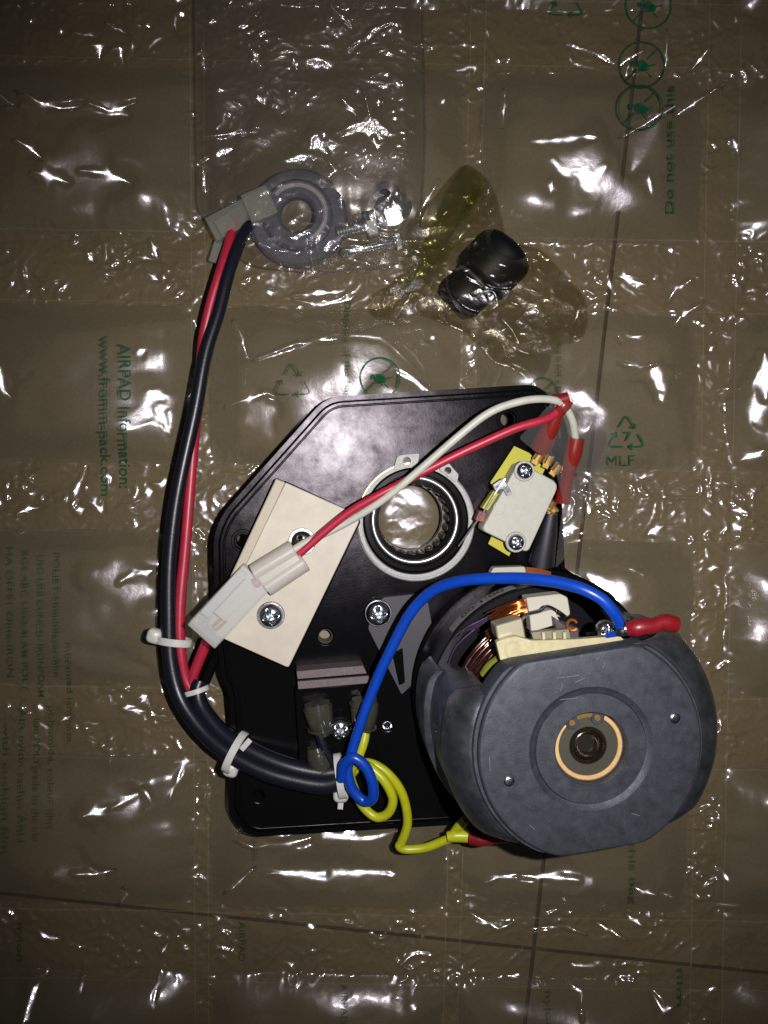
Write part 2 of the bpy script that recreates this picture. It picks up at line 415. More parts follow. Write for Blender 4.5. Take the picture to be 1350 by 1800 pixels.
def in_poly(X, Y, poly):
    r = np.zeros(X.shape, bool); n = len(poly)
    for i in range(n):
        x0, y0 = poly[i - 1]; x1, y1 = poly[i]
        if y0 == y1: continue
        c = ((y0 > Y) != (y1 > Y)) & (X < (x1 - x0) * (Y - y0) / (y1 - y0) + x0); r ^= c
    return r
MX, MY = FLASH[0] / 2, FLASH[1] / 2         # where a level mirror would show the flash
def facet(Z, X, Y, pts, wd, k=1.0, jit=0.0):
    """crease: press the film locally into a face that leans towards the lamp; X,Y floor coordinates, pts photo coordinates"""
    q = [((x - 675) * .97, (900 - y) * .97) for x, y in pts]
    xs = [p[0] for p in q]; ys = [p[1] for p in q]; pad = wd * 3
    i0 = max(int((min(xs) - pad - X[0, 0]) / (X[0, 1] - X[0, 0])), 0); i1 = int((max(xs) + pad - X[0, 0]) / (X[0, 1] - X[0, 0])) + 1
    dy = Y[1, 0] - Y[0, 0]; j0 = max(int((min(ys) - pad - Y[0, 0]) / dy), 0); j1 = int((max(ys) + pad - Y[0, 0]) / dy) + 1
    sl = (slice(j0, j1), slice(i0, i1)); x, y, z = X[sl], Y[sl], Z[sl]
    if x.size == 0: return
    L = sum(math.hypot(b[0]-a[0], b[1]-a[1]) for a, b in zip(q[:-1], q[1:])) + 1e-6
    best = np.full(x.shape, 1e9); tt = np.zeros(x.shape); acc = 0.0
    for (x0, y0), (x1, y1) in zip(q[:-1], q[1:]):
        vx, vy = x1 - x0, y1 - y0; l = math.hypot(vx, vy); t = np.clip(((x - x0) * vx + (y - y0) * vy) / (l * l + 1e-9), 0, 1)
        d = np.hypot(x - x0 - t * vx, y - y0 - t * vy); u = d < best; best[u] = d[u]; tt[u] = ((acc + t * l) / L)[u]; acc += l
    wl = wd * (.45 + .75 * np.sin(np.pi * np.clip(tt, .02, .98)) ** .8) * (1 + .5 * noise(x / (9 + wd), y / (9 + wd), 77)) if L > 12 else wd
    Wt = np.exp(-(best / wl) ** 2.6) * k
    c = max(1, int(round(L / 130)))           # long creases are broken once or twice
    xm = ym = 0
    zs = z.copy()
    for j in range(c):
        lo, hi = j / c, (j + 1) / c
        wj = Wt * sstep(lo - .04, lo + .04, tt + (1 if j == 0 else 0)) * (1 - sstep(hi - .04, hi + .04, tt - (1 if j == c - 1 else 0)))
        sw = wj.sum() + 1e-6; xm = (x * wj).sum() / sw; ym = (y * wj).sum() / sw; zm = (zs * wj).sum() / sw
        gx, gy = -(MX - xm) / (CAM_H - 40), -(MY - ym) / (CAM_H - 40)
        z[:] = z * (1 - wj) + wj * (zm + gx * (x - xm) + gy * (y - ym) + .10 * noise(x / 9, y / 9, 78))

# ---------------------------------------------------------------- air cushion film
STEP = 2.6
gx_ = np.arange(-860, 860, STEP); gy_ = np.arange(-1080, 1080, STEP)
X, Y = np.meshgrid(gx_, gy_)
PX, PY = X / .975 + 675, 900 - Y / .975          # about where each point is seen
rows = [(-420, -300), (-10, 104), (407, 532), (812, 937), (1210, 1335), (1602, 1724), (2010, 2130)]
def colx(i, py): return [(-110, -78), (334, 358), (826, 852), (1246, 1302), (1700, 1730)][i][0] + (0, 8, -42, -30, 0)[i] * ((py - 100) / 1500), \
                        [(-110, -78), (334, 358), (826, 852), (1246, 1302), (1700, 1730)][i][1] + (0, 8, -42, -30, 0)[i] * ((py - 100) / 1500)
PYs = PY - (PX - 300) * .018                      # seams run a little downhill to the right
Zf = np.zeros(X.shape); cell = np.full(X.shape, -1, int); edge = np.zeros(X.shape)
cid = 0; CELLS = []
wob = noise(X / 90, Y / 90, 3) * 7
for r in range(len(rows) - 1):
    t0, t1 = rows[r][1], rows[r + 1][0]
    for c in range(4):
        l = colx(c, PY)[1]; rr = colx(c + 1, PY)[0]
        s = (PX + wob - l) / (rr - l); t = (PYs + wob * .6 - t0) / (t1 - t0)
        m = (s > 0) & (s < 1) & (t > 0) & (t < 1)
        if not m.any(): continue
        hh = 56 + 12 * math.sin(cid * 2.3 + 1)
        px_ = 1 - np.abs(2 * s - 1) ** 3.0; py_ = 1 - np.abs(2 * t - 1) ** 3.0
        Zf[m] = (hh * (1 - (1 - px_) ** 1.5) * (1 - (1 - py_) ** 1.5))[m]
        de = np.minimum(np.minimum(s, 1 - s) * 430, np.minimum(t, 1 - t) * 290)
        # puckers run at right angles into the sealed edges
        pv = noise(X / 26 + 3 * cid, Y / 260, 11) * np.exp(-np.minimum(t, 1 - t) * 290 / 42) + noise(X / 260, Y / 26 + cid, 12) * np.exp(-np.minimum(s, 1 - s) * 430 / 42)
        amp = sstep(-.25, .45, noise(X / 150 + cid, Y / 150, 21))
        Zf[m] += (pv * 7.5 * amp * np.clip(de / 14, 0, 1))[m]
        # slack folds over the cushion
        Zf[m] += (noise(X / 120 + cid * 7, Y / 95, 5) * 10 * np.clip(de / 60, 0, 1) + noise(X / 48, Y / 40 + cid, 6) * .9 * np.clip(de / 60, 0, 1))[m]
        cell[m] = cid; edge[m] = de[m]; CELLS.append(cid); cid += 1
seal = (cell < 0)
dS = np.where(seal, 1.0, np.exp(-edge / 16))
patch = .3 + .7 * sstep(0, .45, noise(X / 85, Y / 60, 31))
Zf += dS * (9 + 4 * noise(X / 60, Y / 45, 32))
Zf += dS * patch * ((ridged(X / 30, Y / 24, 33) ** 2 - .4) * 5.0 + ridged(X / 14, Y / 13, 34) ** 2 * 1.5 + noise(X / 14, Y / 13, 35) * .5)
# dashed heat seals on both borders of the horizontal bands
for (b0, b1) in rows:
    for yb in (b0 + 6, b1 - 6):
        dd = np.exp(-((PYs + wob * .6 - yb) / 3.4) ** 2)
        Zf += dd * (noise(X / 9, Y / 7, 36) * 1.6) * sstep(-.1, .5, noise(X / 55, Y / 300 + b0, 37)) 
# creases seen in the photograph: (stroke, width)
CR = [
 ([(0, 168), (20, 184), (36, 186)], 5), ([(40, 168), (70, 184), (105, 191), (148, 180)], 6), ([(150, 180), (190, 190), (236, 172)], 4.5),
 ([(28, 247), (50, 258), (72, 276)], 8), ([(140, 300), (185, 300), (228, 314)], 7), ([(60, 305), (120, 318)], 10),
 ([(145, 62), (165, 58), (158, 90)], 6), ([(180, 72), (200, 64), (204, 98)], 5), ([(222, 48), (222, 80)], 4), ([(250, 68), (262, 50), (290, 38)], 5), ([(115, 38), (160, 42)], 4), ([(92, 28), (96, 40)], 6),
 ([(175, 22), (215, 38)], 4), ([(225, 22), (258, 26)], 3.5),
 ([(298, 0), (300, 34)], 4), ([(305, 0), (318, 8)], 6),
 ([(140, 432), (152, 450)], 6), ([(175, 415), (174, 448)], 5), ([(256, 410), (268, 445)], 7), ([(225, 440), (262, 444)], 4), ([(246, 470), (270, 482)], 5),
 ([(466, 498), (472, 512)], 7), ([(510, 510), (560, 508), (605, 502)], 4.5), ([(512, 518), (560, 528), (612, 518), (624, 508)], 5), ([(513, 545), (530, 550)], 7),
 ([(410, 562), (424, 590), (434, 628), (450, 632)], 5), ([(452, 633), (520, 606), (610, 594), (668, 596), (700, 618), (742, 660)], 4.5), ([(700, 598), (730, 625), (744, 648)], 4.5),
 ([(755, 594), (768, 586)], 6), ([(696, 655), (730, 672), (760, 690)], 9), ([(870, 678), (884, 648)], 4),
 ([(0, 640), (8, 686), (20, 700)], 8), ([(240, 620), (255, 616)], 8), ([(270, 715), (286, 742), (296, 762)], 6), ([(262, 690), (284, 700)], 13),
 ([(14, 905), (30, 895), (54, 892)], 7), ([(116, 880), (124, 850), (140, 818)], 5), ([(120, 898), (138, 892)], 6), ([(140, 878), (166, 898), (170, 880)], 6), ([(160, 834), (183, 836), (182, 850)], 5), ([(256, 848), (278, 850), (284, 838)], 6), ([(242, 866), (260, 862)], 8),
 ([(343, 880), (356, 896)], 7), ([(398, 715), (470, 690), (490, 700)], 5),
 ([(210, 1024), (232, 1008), (265, 1004)], 9), ([(240, 1010), (264, 1002)], 8), ([(205, 1254), (246, 1260)], 6), ([(50, 1248), (62, 1256)], 7), ([(56, 1282), (66, 1288)], 7), ([(92, 1278), (110, 1268)], 6),
 ([(182, 1240), (180, 1228)], 4), ([(228, 1236), (248, 1230), (236, 1244)], 6), ([(200, 1252), (230, 1250)], 5), ([(252, 1240), (256, 1266), (284, 1268)], 3.5), ([(130, 1282), (165, 1280)], 3), ([(150, 1430), (175, 1424), (190, 1418)], 8), ([(196, 1420), (240, 1398), (256, 1396)], 6), ([(250, 1390), (262, 1410)], 9), ([(292, 1418), (318, 1342)], 3.5), ([(270, 1200), (276, 1226)], 4), ([(300, 1268), (312, 1290)], 4),
 ([(130, 1532), (170, 1536), (205, 1530)], 7), ([(212, 1566), (218, 1580), (205, 1598)], 4), ([(396, 1572), (450, 1526)], 4), ([(470, 1530), (520, 1532), (590, 1533), (650, 1532), (690, 1540)], 8), ([(414, 1456), (520, 1452), (560, 1444), (600, 1452)], 6), ([(408, 1370), (410, 1440), (430, 1464)], 4.5),
 ([(45, 1648), (62, 1666), (92, 1672)], 6), ([(60, 1740), (44, 1796)], 10), ([(136, 1734), (138, 1756)], 6), ([(272, 1726), (266, 1788)], 3.5), ([(310, 1654), (328, 1650)], 5), ([(272, 1698), (286, 1678)], 4), ([(104, 1680), (138, 1682)], 3), ([(540, 1640), (548, 1650)], 8),
 ([(852, 1560), (890, 1546), (916, 1543)], 5), ([(920, 1546), (950, 1548), (990, 1548), (1020, 1550)], 10), ([(1118, 1568), (1140, 1576), (1160, 1578)], 8), ([(1168, 1580), (1194, 1590)], 5), ([(826, 1622), (880, 1650), (906, 1640)], 5), ([(936, 1652), (1000, 1646), (1040, 1660)], 3.5), ([(1054, 1640), (1110, 1668)], 4.5), ([(1112, 1625), (1140, 1645)], 6), ([(1012, 1714), (1024, 1718), (1070, 1718)], 5), ([(1000, 1742), (1028, 1752), (1022, 1790)], 4), ([(1155, 1760), (1170, 1786), (1200, 1774)], 6), ([(686, 1744), (700, 1738)], 6), ([(702, 1716), (735, 1692), (760, 1694)], 4.5), ([(788, 1696), (810, 1715)], 4), ([(1272, 1610), (1312, 1602)], 5), ([(722, 1778), (732, 1782)], 6), ([(1284, 1545), (1290, 1560)], 8), ([(895, 1736), (920, 1734)], 5), ([(820, 1592), (860, 1592)], 3),
 ([(934, 254), (985, 252), (1015, 250), (1040, 256)], 8), ([(1095, 240), (1160, 208), (1205, 184), (1280, 142)], 6.5), ([(970, 284), (990, 306), (1040, 312)], 9), ([(970, 318), (966, 345)], 6), ([(1010, 310), (1040, 320), (1060, 300)], 12), ([(1030, 330), (1036, 320)], 12), ([(1136, 310), (1140, 345)], 7),
 ([(1006, 66), (1018, 94), (1080, 106)], 3.5), ([(1006, 54), (1040, 66), (1088, 94)], 4), ([(1094, 98), (1118, 82), (1142, 72)], 5), ([(1182, 36), (1184, 90), (1182, 122)], 5), ([(1262, 10), (1285, 34)], 5), ([(1228, 104), (1260, 66)], 5), ([(888, 154), (887, 218)], 4.5), ([(1302, 228), (1314, 256)], 6), ([(776, 174), (784, 166)], 6), ([(736, 382), (742, 360), (774, 312)], 3.5), ([(805, 104), (840, 98), (836, 112)], 5), ([(802, 76), (812, 80)], 5), ([(860, 30), (864, 46)], 4), ([(1120, 108), (1124, 88)], 5),
 ([(670, 0), (690, 4)], 4), ([(1108, 118), (1118, 92)], 4),
 ([(1076, 474), (1090, 510)], 6), ([(1092, 474), (1148, 492)], 6), ([(1100, 490), (1132, 510)], 4.5), ([(1090, 590), (1140, 588)], 5), ([(1092, 588), (1100, 600)], 5), ([(1185, 524), (1202, 498), (1232, 480)], 4.5), ([(1195, 568), (1210, 548), (1248, 524)], 5), ([(1230, 478), (1245, 476)], 4), ([(1260, 612), (1270, 600)], 6), ([(1254, 660), (1260, 672)], 6), ([(1260, 630), (1264, 640)], 5), ([(1152, 640), (1160, 660), (1168, 702)], 13), ([(1090, 636), (1130, 644), (1158, 638)], 3), ([(1162, 690), (1170, 704)], 9), ([(1334, 690), (1332, 740)], 14), ([(1342, 620), (1348, 700)], 16), ([(1312, 808), (1350, 790)], 11), ([(1275, 690), (1306, 668)], 3),
 ([(1168, 868), (1178, 866), (1176, 912)], 4), ([(1150, 942), (1180, 924)], 8), ([(1150, 930), (1170, 870)], 4), ([(1040, 880), (1048, 902)], 5), ([(1060, 872), (1080, 890)], 4), ([(1300, 896), (1330, 900)], 7), ([(1302, 922), (1316, 930)], 10), ([(1248, 895), (1266, 905)], 6), ([(1270, 846), (1300, 850)], 4), ([(1280, 1000), (1256, 1002)], 6), ([(1252, 960), (1258, 990)], 4),
 ([(1030, 1012), (1060, 1022), (1090, 1034)], 7), ([(1270, 1032), (1280, 1036)], 5), ([(1254, 1236), (1256, 1250)], 5),
 ([(1010, 690), (1040, 712)], 13), ([(985, 935), (1025, 930)], 9), ([(1000, 956), (1030, 950)], 8),
 ([(700, 872), (712, 884)], 6), ([(690, 944), (735, 925)], 3), ([(720, 925), (745, 905)], 3), ([(702, 880), (690, 890)], 8),
 ([(1020, 540), (1026, 572)], 5), ([(1130, 1010), (1100, 1000)], 5),
 ([(1290, 560), (1310, 540)], 4), ([(1325, 505), (1350, 498)], 5),
]
# soft slack areas where the film leans towards the lamp
for pts, wd, k_ in [([(90, 290), (200, 310)], 52, .72), ([(20, 190), (220, 195)], 20, .5), ([(990, 300), (1060, 320)], 55, .8), ([(1110, 300), (1150, 220)], 34, .75), ([(262, 700), (280, 730)], 42, .8), ([(5, 660), (15, 690)], 28, .7), ([(170, 1010), (260, 1040)], 45, .7), ([(480, 720), (430, 740)], 40, .7), ([(690, 640), (620, 610)], 45, .6), ([(1165, 670), (1160, 640)], 26, .8), ([(1340, 660), (1338, 740)], 30, .85), ([(1000, 700), (1050, 720)], 38, .8), ([(470, 1450), (620, 1455)], 26, .8), ([(500, 1535), (680, 1535)], 24, .8), ([(960, 1550), (1040, 1555)], 26, .8), ([(150, 1430), (250, 1405)], 26, .75), ([(170, 1535), (100, 1535)], 22, .7), ([(1040, 1020), (1100, 1050)], 26, .8), ([(120, 1150), (250, 1180)], 30, .5)]:
    facet(Zf, X, Y, pts, wd, k_)
for pts, wd in CR:
    facet(Zf, X, Y, pts, wd)
rs = random.Random(4)
for _ in range(220):      # small glints along the sealed bands
    b = rs.choice(rows[1:6]); x = rs.uniform(-20, 1370)
    y = rs.choice([b[0] + rs.gauss(4, 7), b[1] + rs.gauss(-4, 7), rs.uniform(*b)]) + (x - 300) * .018
    if rs.random() < .25:
        y = rs.uniform(540, 1240); x = rs.choice([1248, 1290, 1270]) + rs.gauss(0, 9) if rs.random() < .6 else rs.choice([345, 350]) + rs.gauss(0, 6)
    a_ = rs.uniform(0, 6.28); l = rs.expovariate(1 / 4.0) + 1
    facet(Zf, X, Y, [(x, y), (x + l * math.cos(a_), y + l * math.sin(a_))], rs.uniform(2.4, 4.2))
# the plate and the motor lie on the film and press it down
PLATE = [(578, 706), (942, 684), (972, 716), (985, 1000), (1060, 1060), (1100, 1200), (1000, 1440), (800, 1441), (440, 1463), (412, 1425), (416, 1290), (411, 1215), (398, 1185), (388, 1110), (384, 945), (400, 906)]
pc = [(W(x, y).x, W(x, y).y) for x, y in PLATE]
inside = in_poly(X, Y, pc); dpl = seg_dist(X, Y, pc + [pc[0]])
lim = np.where(inside, 0, dpl) * 1.6 + plane_z(X, Y, -46)
Zf = np.minimum(Zf, np.maximum(lim, 2.0))
Zf = np.maximum(Zf, 1.0)
hb_ = np.exp(-(np.hypot(X - 48, Y + 8) / 72) ** 6); Zf = Zf * (1 - hb_ * .85) + hb_ * .85 * (30 + .13 * (Y + 8) - .07 * (X - 48) + 3.5 * noise(X / 50, Y / 50, 88))
for pts, wd in [([(700, 876), (708, 884)], 6), ([(690, 898), (700, 890)], 4), ([(716, 930), (736, 926)], 2.6), ([(420, 1470), (450, 1482), (520, 1474), (570, 1464), (620, 1468), (700, 1458)], 8), ([(404, 1375), (405, 1430), (416, 1460)], 4.5)]: facet(Zf, X, Y, pts, wd, .9)
def film_z(x, y):
    i = min(max((x - gx_[0]) / STEP, 0), len(gx_) - 2); j = min(max((y - gy_[0]) / STEP, 0), len(gy_) - 2)
    a, b = int(i), int(j); u, v = i - a, j - b
    return float((Zf[b, a] * (1-u) + Zf[b, a+1] * u) * (1-v) + (Zf[b+1, a] * (1-u) + Zf[b+1, a+1] * u) * v)
def grid_mesh(name, X, Y, Z, keep, mat, parent):
    """mesh from a height field, only the quads where keep is true"""
    idx = -np.ones(X.shape, int)
    J, I = np.nonzero(keep[:-1, :-1])
    if len(J) == 0: return None
    q = np.stack([J * X.shape[1] + I, J * X.shape[1] + I + 1, (J + 1) * X.shape[1] + I + 1, (J + 1) * X.shape[1] + I], 1)
    u, inv = np.unique(q.ravel(), return_inverse=True)
    co = np.stack([X.ravel()[u], Y.ravel()[u], Z.ravel()[u]], 1) - np.array(parent['_o'])[None]
    me = bpy.data.meshes.new(name); me.vertices.add(len(u)); me.vertices.foreach_set('co', (co * U).astype(np.float32).ravel())
    n = len(q); me.loops.add(n * 4); me.loops.foreach_set('vertex_index', inv.astype(np.int32).ravel())
    me.polygons.add(n); me.polygons.foreach_set('loop_start', np.arange(0, n * 4, 4, dtype=np.int32)); me.polygons.foreach_set('loop_total', np.full(n, 4, np.int32))
    me.update(calc_edges=True); me.validate(); me.shade_smooth(); me.materials.append(mat)
    o = bpy.data.objects.new(name, me); COL.objects.link(o); o.parent = parent; o['_o'] = parent['_o']
    return o
film = thing('air_cushion_film', 'crinkled clear air cushion packing film with green print covering the brown floor', 'packing film', (0, 0, 0))
grid_mesh('seal_strip', X, Y, Zf, seal, M['seal'], film)
for c in CELLS: grid_mesh('air_cushion', X, Y, Zf, cell == c, M['film'], film)

# --- green print, draped on the film
M['weld'] = print_mat('milky_weld', (.34, .28, .18, 1), .20)
def drape_pt(px, py, off=.8):
    z = 20.0
    for _ in range(3):
        p = F(px, py, z); z = film_z(p.x, p.y) + off
    return F(px, py, z)
def font_mesh(txt):
    cu = bpy.data.curves.new('t', 'FONT'); cu.body = txt; cu.size = 1.0; cu.resolution_u = 3; cu.offset = .012
    o = bpy.data.objects.new('t', cu); COL.objects.link(o)
    dg = bpy.context.evaluated_depsgraph_get(); dg.update(); me = bpy.data.meshes.new_from_object(o.evaluated_get(dg))
    vs = [(v.co.x, v.co.y) for v in me.vertices]; fs = [tuple(p.vertices) for p in me.polygons]
    bpy.data.objects.remove(o); bpy.data.meshes.remove(me); bpy.data.curves.remove(cu); return vs, fs
def film_text(txt, x, y0, y1, hgt, down=True, mat='print', bold=1.0, name='printed_text'):
    """line running down (or up) the picture between y0 and y1; x = baseline"""
    vs, fs = font_mesh(txt); w_ = max(v[0] for v in vs); cap = .72
    m = MB(); out = []
    for (a, b) in vs:
        t = a / w_
        if down: px, py = x + b / cap * hgt, y0 + t * (y1 - y0)
        else: px, py = x - b / cap * hgt, y1 - t * (y1 - y0)
        out.append(drape_pt(px, py))
    m.add(out, fs)
    return m.build(name, M[mat], film, smooth=None)
def film_strokes(name, strokes, wd, mat='print'):
    m = MB()
    for st in strokes:
        if st[0] == 'disc':
            _, cx, cy, r = st; vs = [(cx, cy)] + [(cx + r * math.cos(k * math.pi / 8), cy + r * math.sin(k * math.pi / 8)) for k in range(16)]
            m.add([drape_pt(*p) for p in vs], [(0, 1 + k, 1 + (k + 1) % 16) for k in range(16)]); continue
        w_ = wd
        if st[0] == 'arc':
            _, cx, cy, r, a0, a1 = st; n = max(6, int(abs(a1 - a0) / 10))
            pts = [(cx + r * math.cos(math.radians(a0 + (a1 - a0) * k / n)), cy + r * math.sin(math.radians(a0 + (a1 - a0) * k / n))) for k in range(n + 1)]
        else:
            pts = list(st)
            pts = [p for a, b in zip(pts[:-1], pts[1:]) for p in [(a[0] + (b[0]-a[0]) * k / 4, a[1] + (b[1]-a[1]) * k / 4) for k in range(4)]] + [pts[-1]]
        vs = []; fs = []
        for i, p in enumerate(pts):
            a, b = pts[max(i-1, 0)], pts[min(i+1, len(pts)-1)]; l = math.hypot(b[0]-a[0], b[1]-a[1]) or 1
            nx, ny = -(b[1]-a[1]) / l * w_ / 2, (b[0]-a[0]) / l * w_ / 2
            vs += [drape_pt(p[0] + nx, p[1] + ny), drape_pt(p[0] - nx, p[1] - ny)]
            if i: fs.append((2*i-2, 2*i-1, 2*i+1, 2*i))
        m.add(vs, fs)
    return m.build(name, M[mat], film, smooth=None)
def recycle(cx, cy, r, num='7', mat='print', rot=0, wd=3.2):
    st = []
    for k in range(3):
        a = math.radians(-90 + 120 * k + rot)
        c = (cx + r * math.cos(a), cy + r * math.sin(a))
        def leg(s, t0, t1):
            b = math.radians(-90 + 120 * (k + s) + rot); e = (cx + r * math.cos(b), cy + r * math.sin(b))
            return [(c[0] + (e[0]-c[0]) * t, c[1] + (e[1]-c[1]) * t) for t in (t0, t1)]
        l1, l2 = leg(1, .14, .44), leg(-1, .14, .40)
        apex = (cx + r * .90 * math.cos(a), cy + r * .90 * math.sin(a))
        st.append([l2[1], l2[0], apex, l1[0], l1[1]])
        d = math.atan2(l1[1][1] - l1[0][1], l1[1][0] - l1[0][0])
        for s in (2.5, -2.5): st.append([l1[1], (l1[1][0] + 9 * math.cos(d + s), l1[1][1] + 9 * math.sin(d + s))])
    if num == '7': st.append([(cx - 5, cy - 6), (cx + 6, cy - 6), (cx - 1, cy + 9)])
    film_strokes('recycling_symbol', st, wd, mat)
def warn(cx, cy, r, mat='print', kind=0):
    film_strokes('warning_symbol', [('arc', cx, cy, r, 0, 360)], 3.6, mat)
    st = [[(cx - r*.7, cy + r*.7), (cx - r*.2, cy + r*.2)], [(cx + r*.25, cy - r*.25), (cx + r*.7, cy - r*.7)], [(cx - .2*r, cy - .2*r), (cx - .1*r, cy + .25*r), (cx + .25*r, cy + .22*r)]]
    st += [('disc', cx - r*.38, cy - r*.05, r*.13), ('disc', cx + r*.02, cy, r*.22), ('disc', cx + r*.16, cy + r*.1, r*.18), [(cx + .3*r, cy + .05*r), (cx + .62*r, cy - .02*r)], [(cx + .2*r, cy + .3*r), (cx + .42*r, cy + .52*r)]]
    film_strokes('warning_icon', st, 2.8, mat)
for (b0, b1) in rows[1:6]:
    for yb, w_ in ((b0, 3.0), (b1, 2.2)):
        film_strokes('weld_line', [[(x, yb + (x - 300) * .018 + rs.uniform(-1.2, 1.2)) for x in range(-40, 1400, 24)]], w_, 'weld')
for i in (1, 2, 3):
    for e_ in (0, 1):
        film_strokes('weld_line', [[(colx(i, y)[e_] + rs.uniform(-.8, .8), y) for y in range(-40, 1850, 24)]], 2.4, 'weld')
film_text('AIRPAD Information:', 210, 604, 858, 21)
film_text('www.fromm-pack.com', 178, 590, 872, 17)
for i, (t, x, y0, y1) in enumerate([
    ('POLIET-Hmultilayer-film', 96, 970, 1190), ('USO LGB CUNCG- IRONFOAM', 68, 974, 1225), ('SGS ABC USO-4LAM POLY', 40, 968, 1215), ('HA OFFS1 Ohta-IRON', 14, 960, 1190),
    ('mbranied laminata', 118, 1128, 1305), ('polyamide, colour film', 86, 1240, 1455), ('lam POLYgrade to the use', 60, 1262, 1480), ('AIR nylon sachet ABU', 34, 1245, 1480), ('with cushion film', 6, 1270, 1500)]):
    film_text(t, x, y0, y1, 11, mat='printfaint')
film_text('Do not use this', 1186, 150, 378, 14, down=False, mat='print')
film_text('Dispose of the bag', 606, 528, 700, 11, mat='printfaint')
film_text('bag is not a toy', 980, 600, 700, 10, mat='printfaint')
film_text('this bag', 1108, 1480, 1590, 12, mat='printfaint'); film_text('to use', 446, 1466, 1512, 10, mat='printfaint')
recycle(1102, 766, 38); recycle(514, 674, 38, num='', mat='printfaint'); recycle(995, 8, 36, num='', mat='print')
film_strokes('printed_letters', [[(1068, 818), (1068, 801), (1076, 812), (1084, 801), (1084, 818)], [(1091, 801), (1091, 818), (1102, 818)], [(1107, 818), (1107, 801), (1117, 801)], [(1107, 809), (1115, 809)]], 2.6, 'print')
warn(668, 664, 35); warn(1128, 114, 40); warn(1126, 189, 39); warn(1140, 10, 40); warn(955, 690, 26, 'printfaint')
for (x, y) in ((420, 1660), (960, 1780), (600, 1770), (1190, 1740), (30, 1660)):
    film_text(random.choice(['nylon', 'AIRPAD', 'film']), x, y - 40, y + 30, 12, mat='printfaint')

# ---------------------------------------------------------------- shared fittings
def pan_screw(parent, px, py, h, R, hh=None, ang=20, mat='zinc', washer=None, wmat='zinc', name='screw', fr=None):
    k = KH(px, py, h); fr = fr or pframe(px, py, h, ang); hh = hh or R * .55
    m = MB(); m.dome(fr, R * k, hh, cross=R * .16, depth=R * .42)
    s = m.build(name, M[mat], parent, smooth=50)
    if washer:
        w_ = MB(); w_.tubering(fr.up(-3.2), R * .35, washer * k, 0, 3, 1.0, 40); w_.build('washer', M[wmat], s)
    return s

# ---------------------------------------------------------------- mounting plate
plate = thing('mounting_plate', 'black painted cast metal mounting plate with a round bearing hole, lying on the film', 'mounting plate', W(650, 1080, -40))
PO = round_poly(PLATE, [26, 45, 20, 0, 0, 0, 0, 0, 40, 22, 12, 12, 10, 10, 26, 26], 6)
# the top face has real holes: build it as a curve outline with hole circles, then thicken
def plate_with_holes(name, outer, circles, z_top, z_bot, mat, parent, h=0.0, bev=3.0):
    fr = Frame(W(675, 900, 0), PN, Vector((1, 0, 0)))
    cu = bpy.data.curves.new('c', 'CURVE'); cu.dimensions = '2D'; cu.fill_mode = 'BOTH'
    def sp(pts):
        s = cu.splines.new('POLY'); s.points.add(len(pts) - 1); s.use_cyclic_u = True
        for i, p in enumerate(pts): s.points[i].co = (p[0], p[1], 0, 1)
    loc = lambda p: ((p - fr.o).dot(fr.x), (p - fr.o).dot(fr.y))
    sp([loc(W(x, y, h)) for x, y in outer])
    for (cx, cy, r) in circles:
        c = loc(W(cx, cy, h)); k = KH(cx, cy, h)
        sp([(c[0] + r * k * math.cos(2*math.pi*i/64), c[1] + r * k * math.sin(2*math.pi*i/64)) for i in range(64)])
    cu.extrude = (z_top - z_bot) / 2 - bev; cu.bevel_depth = bev; cu.bevel_resolution = 2; cu.offset = -bev
    o = bpy.data.objects.new('c', cu); COL.objects.link(o); dg = bpy.context.evaluated_depsgraph_get(); dg.update()
    me = bpy.data.meshes.new_from_object(o.evaluated_get(dg))
    m = MB(); zc = (z_top + z_bot) / 2
    m.add([fr(v.co.x, v.co.y, zc + v.co.z) for v in me.vertices], [tuple(p.vertices) for p in me.polygons])
    bpy.data.objects.remove(o); bpy.data.meshes.remove(me); bpy.data.curves.remove(cu)
    return m.build(name, mat, parent, smooth=50)
HOLES = [(427, 951, 15), (893, 737, 15), (572, 1119, 13), (681, 1276, 8), (455, 1400, 10)]
plate_with_holes('plate_body', PO, [(729, 914, 76)] + HOLES, 0, -42, M['paint'], plate)
# stepped rim round the casting
rim = MB(); fr0 = Frame(W(675, 900, 0), PN)
ro = [W(x, y, -9) for x, y in ccw(PO)]; c0 = W(700, 1060, -9)
n = len(ro)
def off(pts, d):
    out = []
    for i, p in enumerate(pts):
        t = (pts[(i+1) % n] - pts[i-1]).normalized(); out.append(p + t.cross(PN) * d)
    return out
rim.loft([off(ro, 0.5), off(ro, 8), [p - PN * 26 for p in off(ro, 9)], [p - PN * 26 for p in off(ro, 0.5)]], False, False)
rim.build('rim_flange', M['paint'], plate, smooth=40)
# inner bead just inside the edge
bead = MB(); bp = [p + PN * 9.2 for p in off(ro, -9)]
bead.tube(bp + [bp[0]], 2.2, 6, False); bead.build('rim_bead', M['paint'], plate, smooth=80)
# hole linings
for i, (x, y, r) in enumerate(HOLES):
    k = KH(x, y); m = MB(); fr = pframe(x, y, 0)
    if r > 14:
        m.tubering(fr, r * k, (r + 6) * k, -6, 1.6, 1.2, 40); m.tubering(fr, r * k - 3, r * k, -30, -6, .5, 32)
        mm = 'paint'
    else:
        prof = []
        for t in range(9): prof += [(r * k, -1 - t * 4.0), (r * k - 1.8, -3 - t * 4.0)]
        m.lathe(fr, prof, 28); mm = ('', '', 'darkthread', 'zinc', 'paint')[i]
        m.lathe(fr, [(r * k, -37), (.1, -37)], 20)
    m.build('hole_lining' if r > 14 else 'threaded_hole', M[mm], plate)

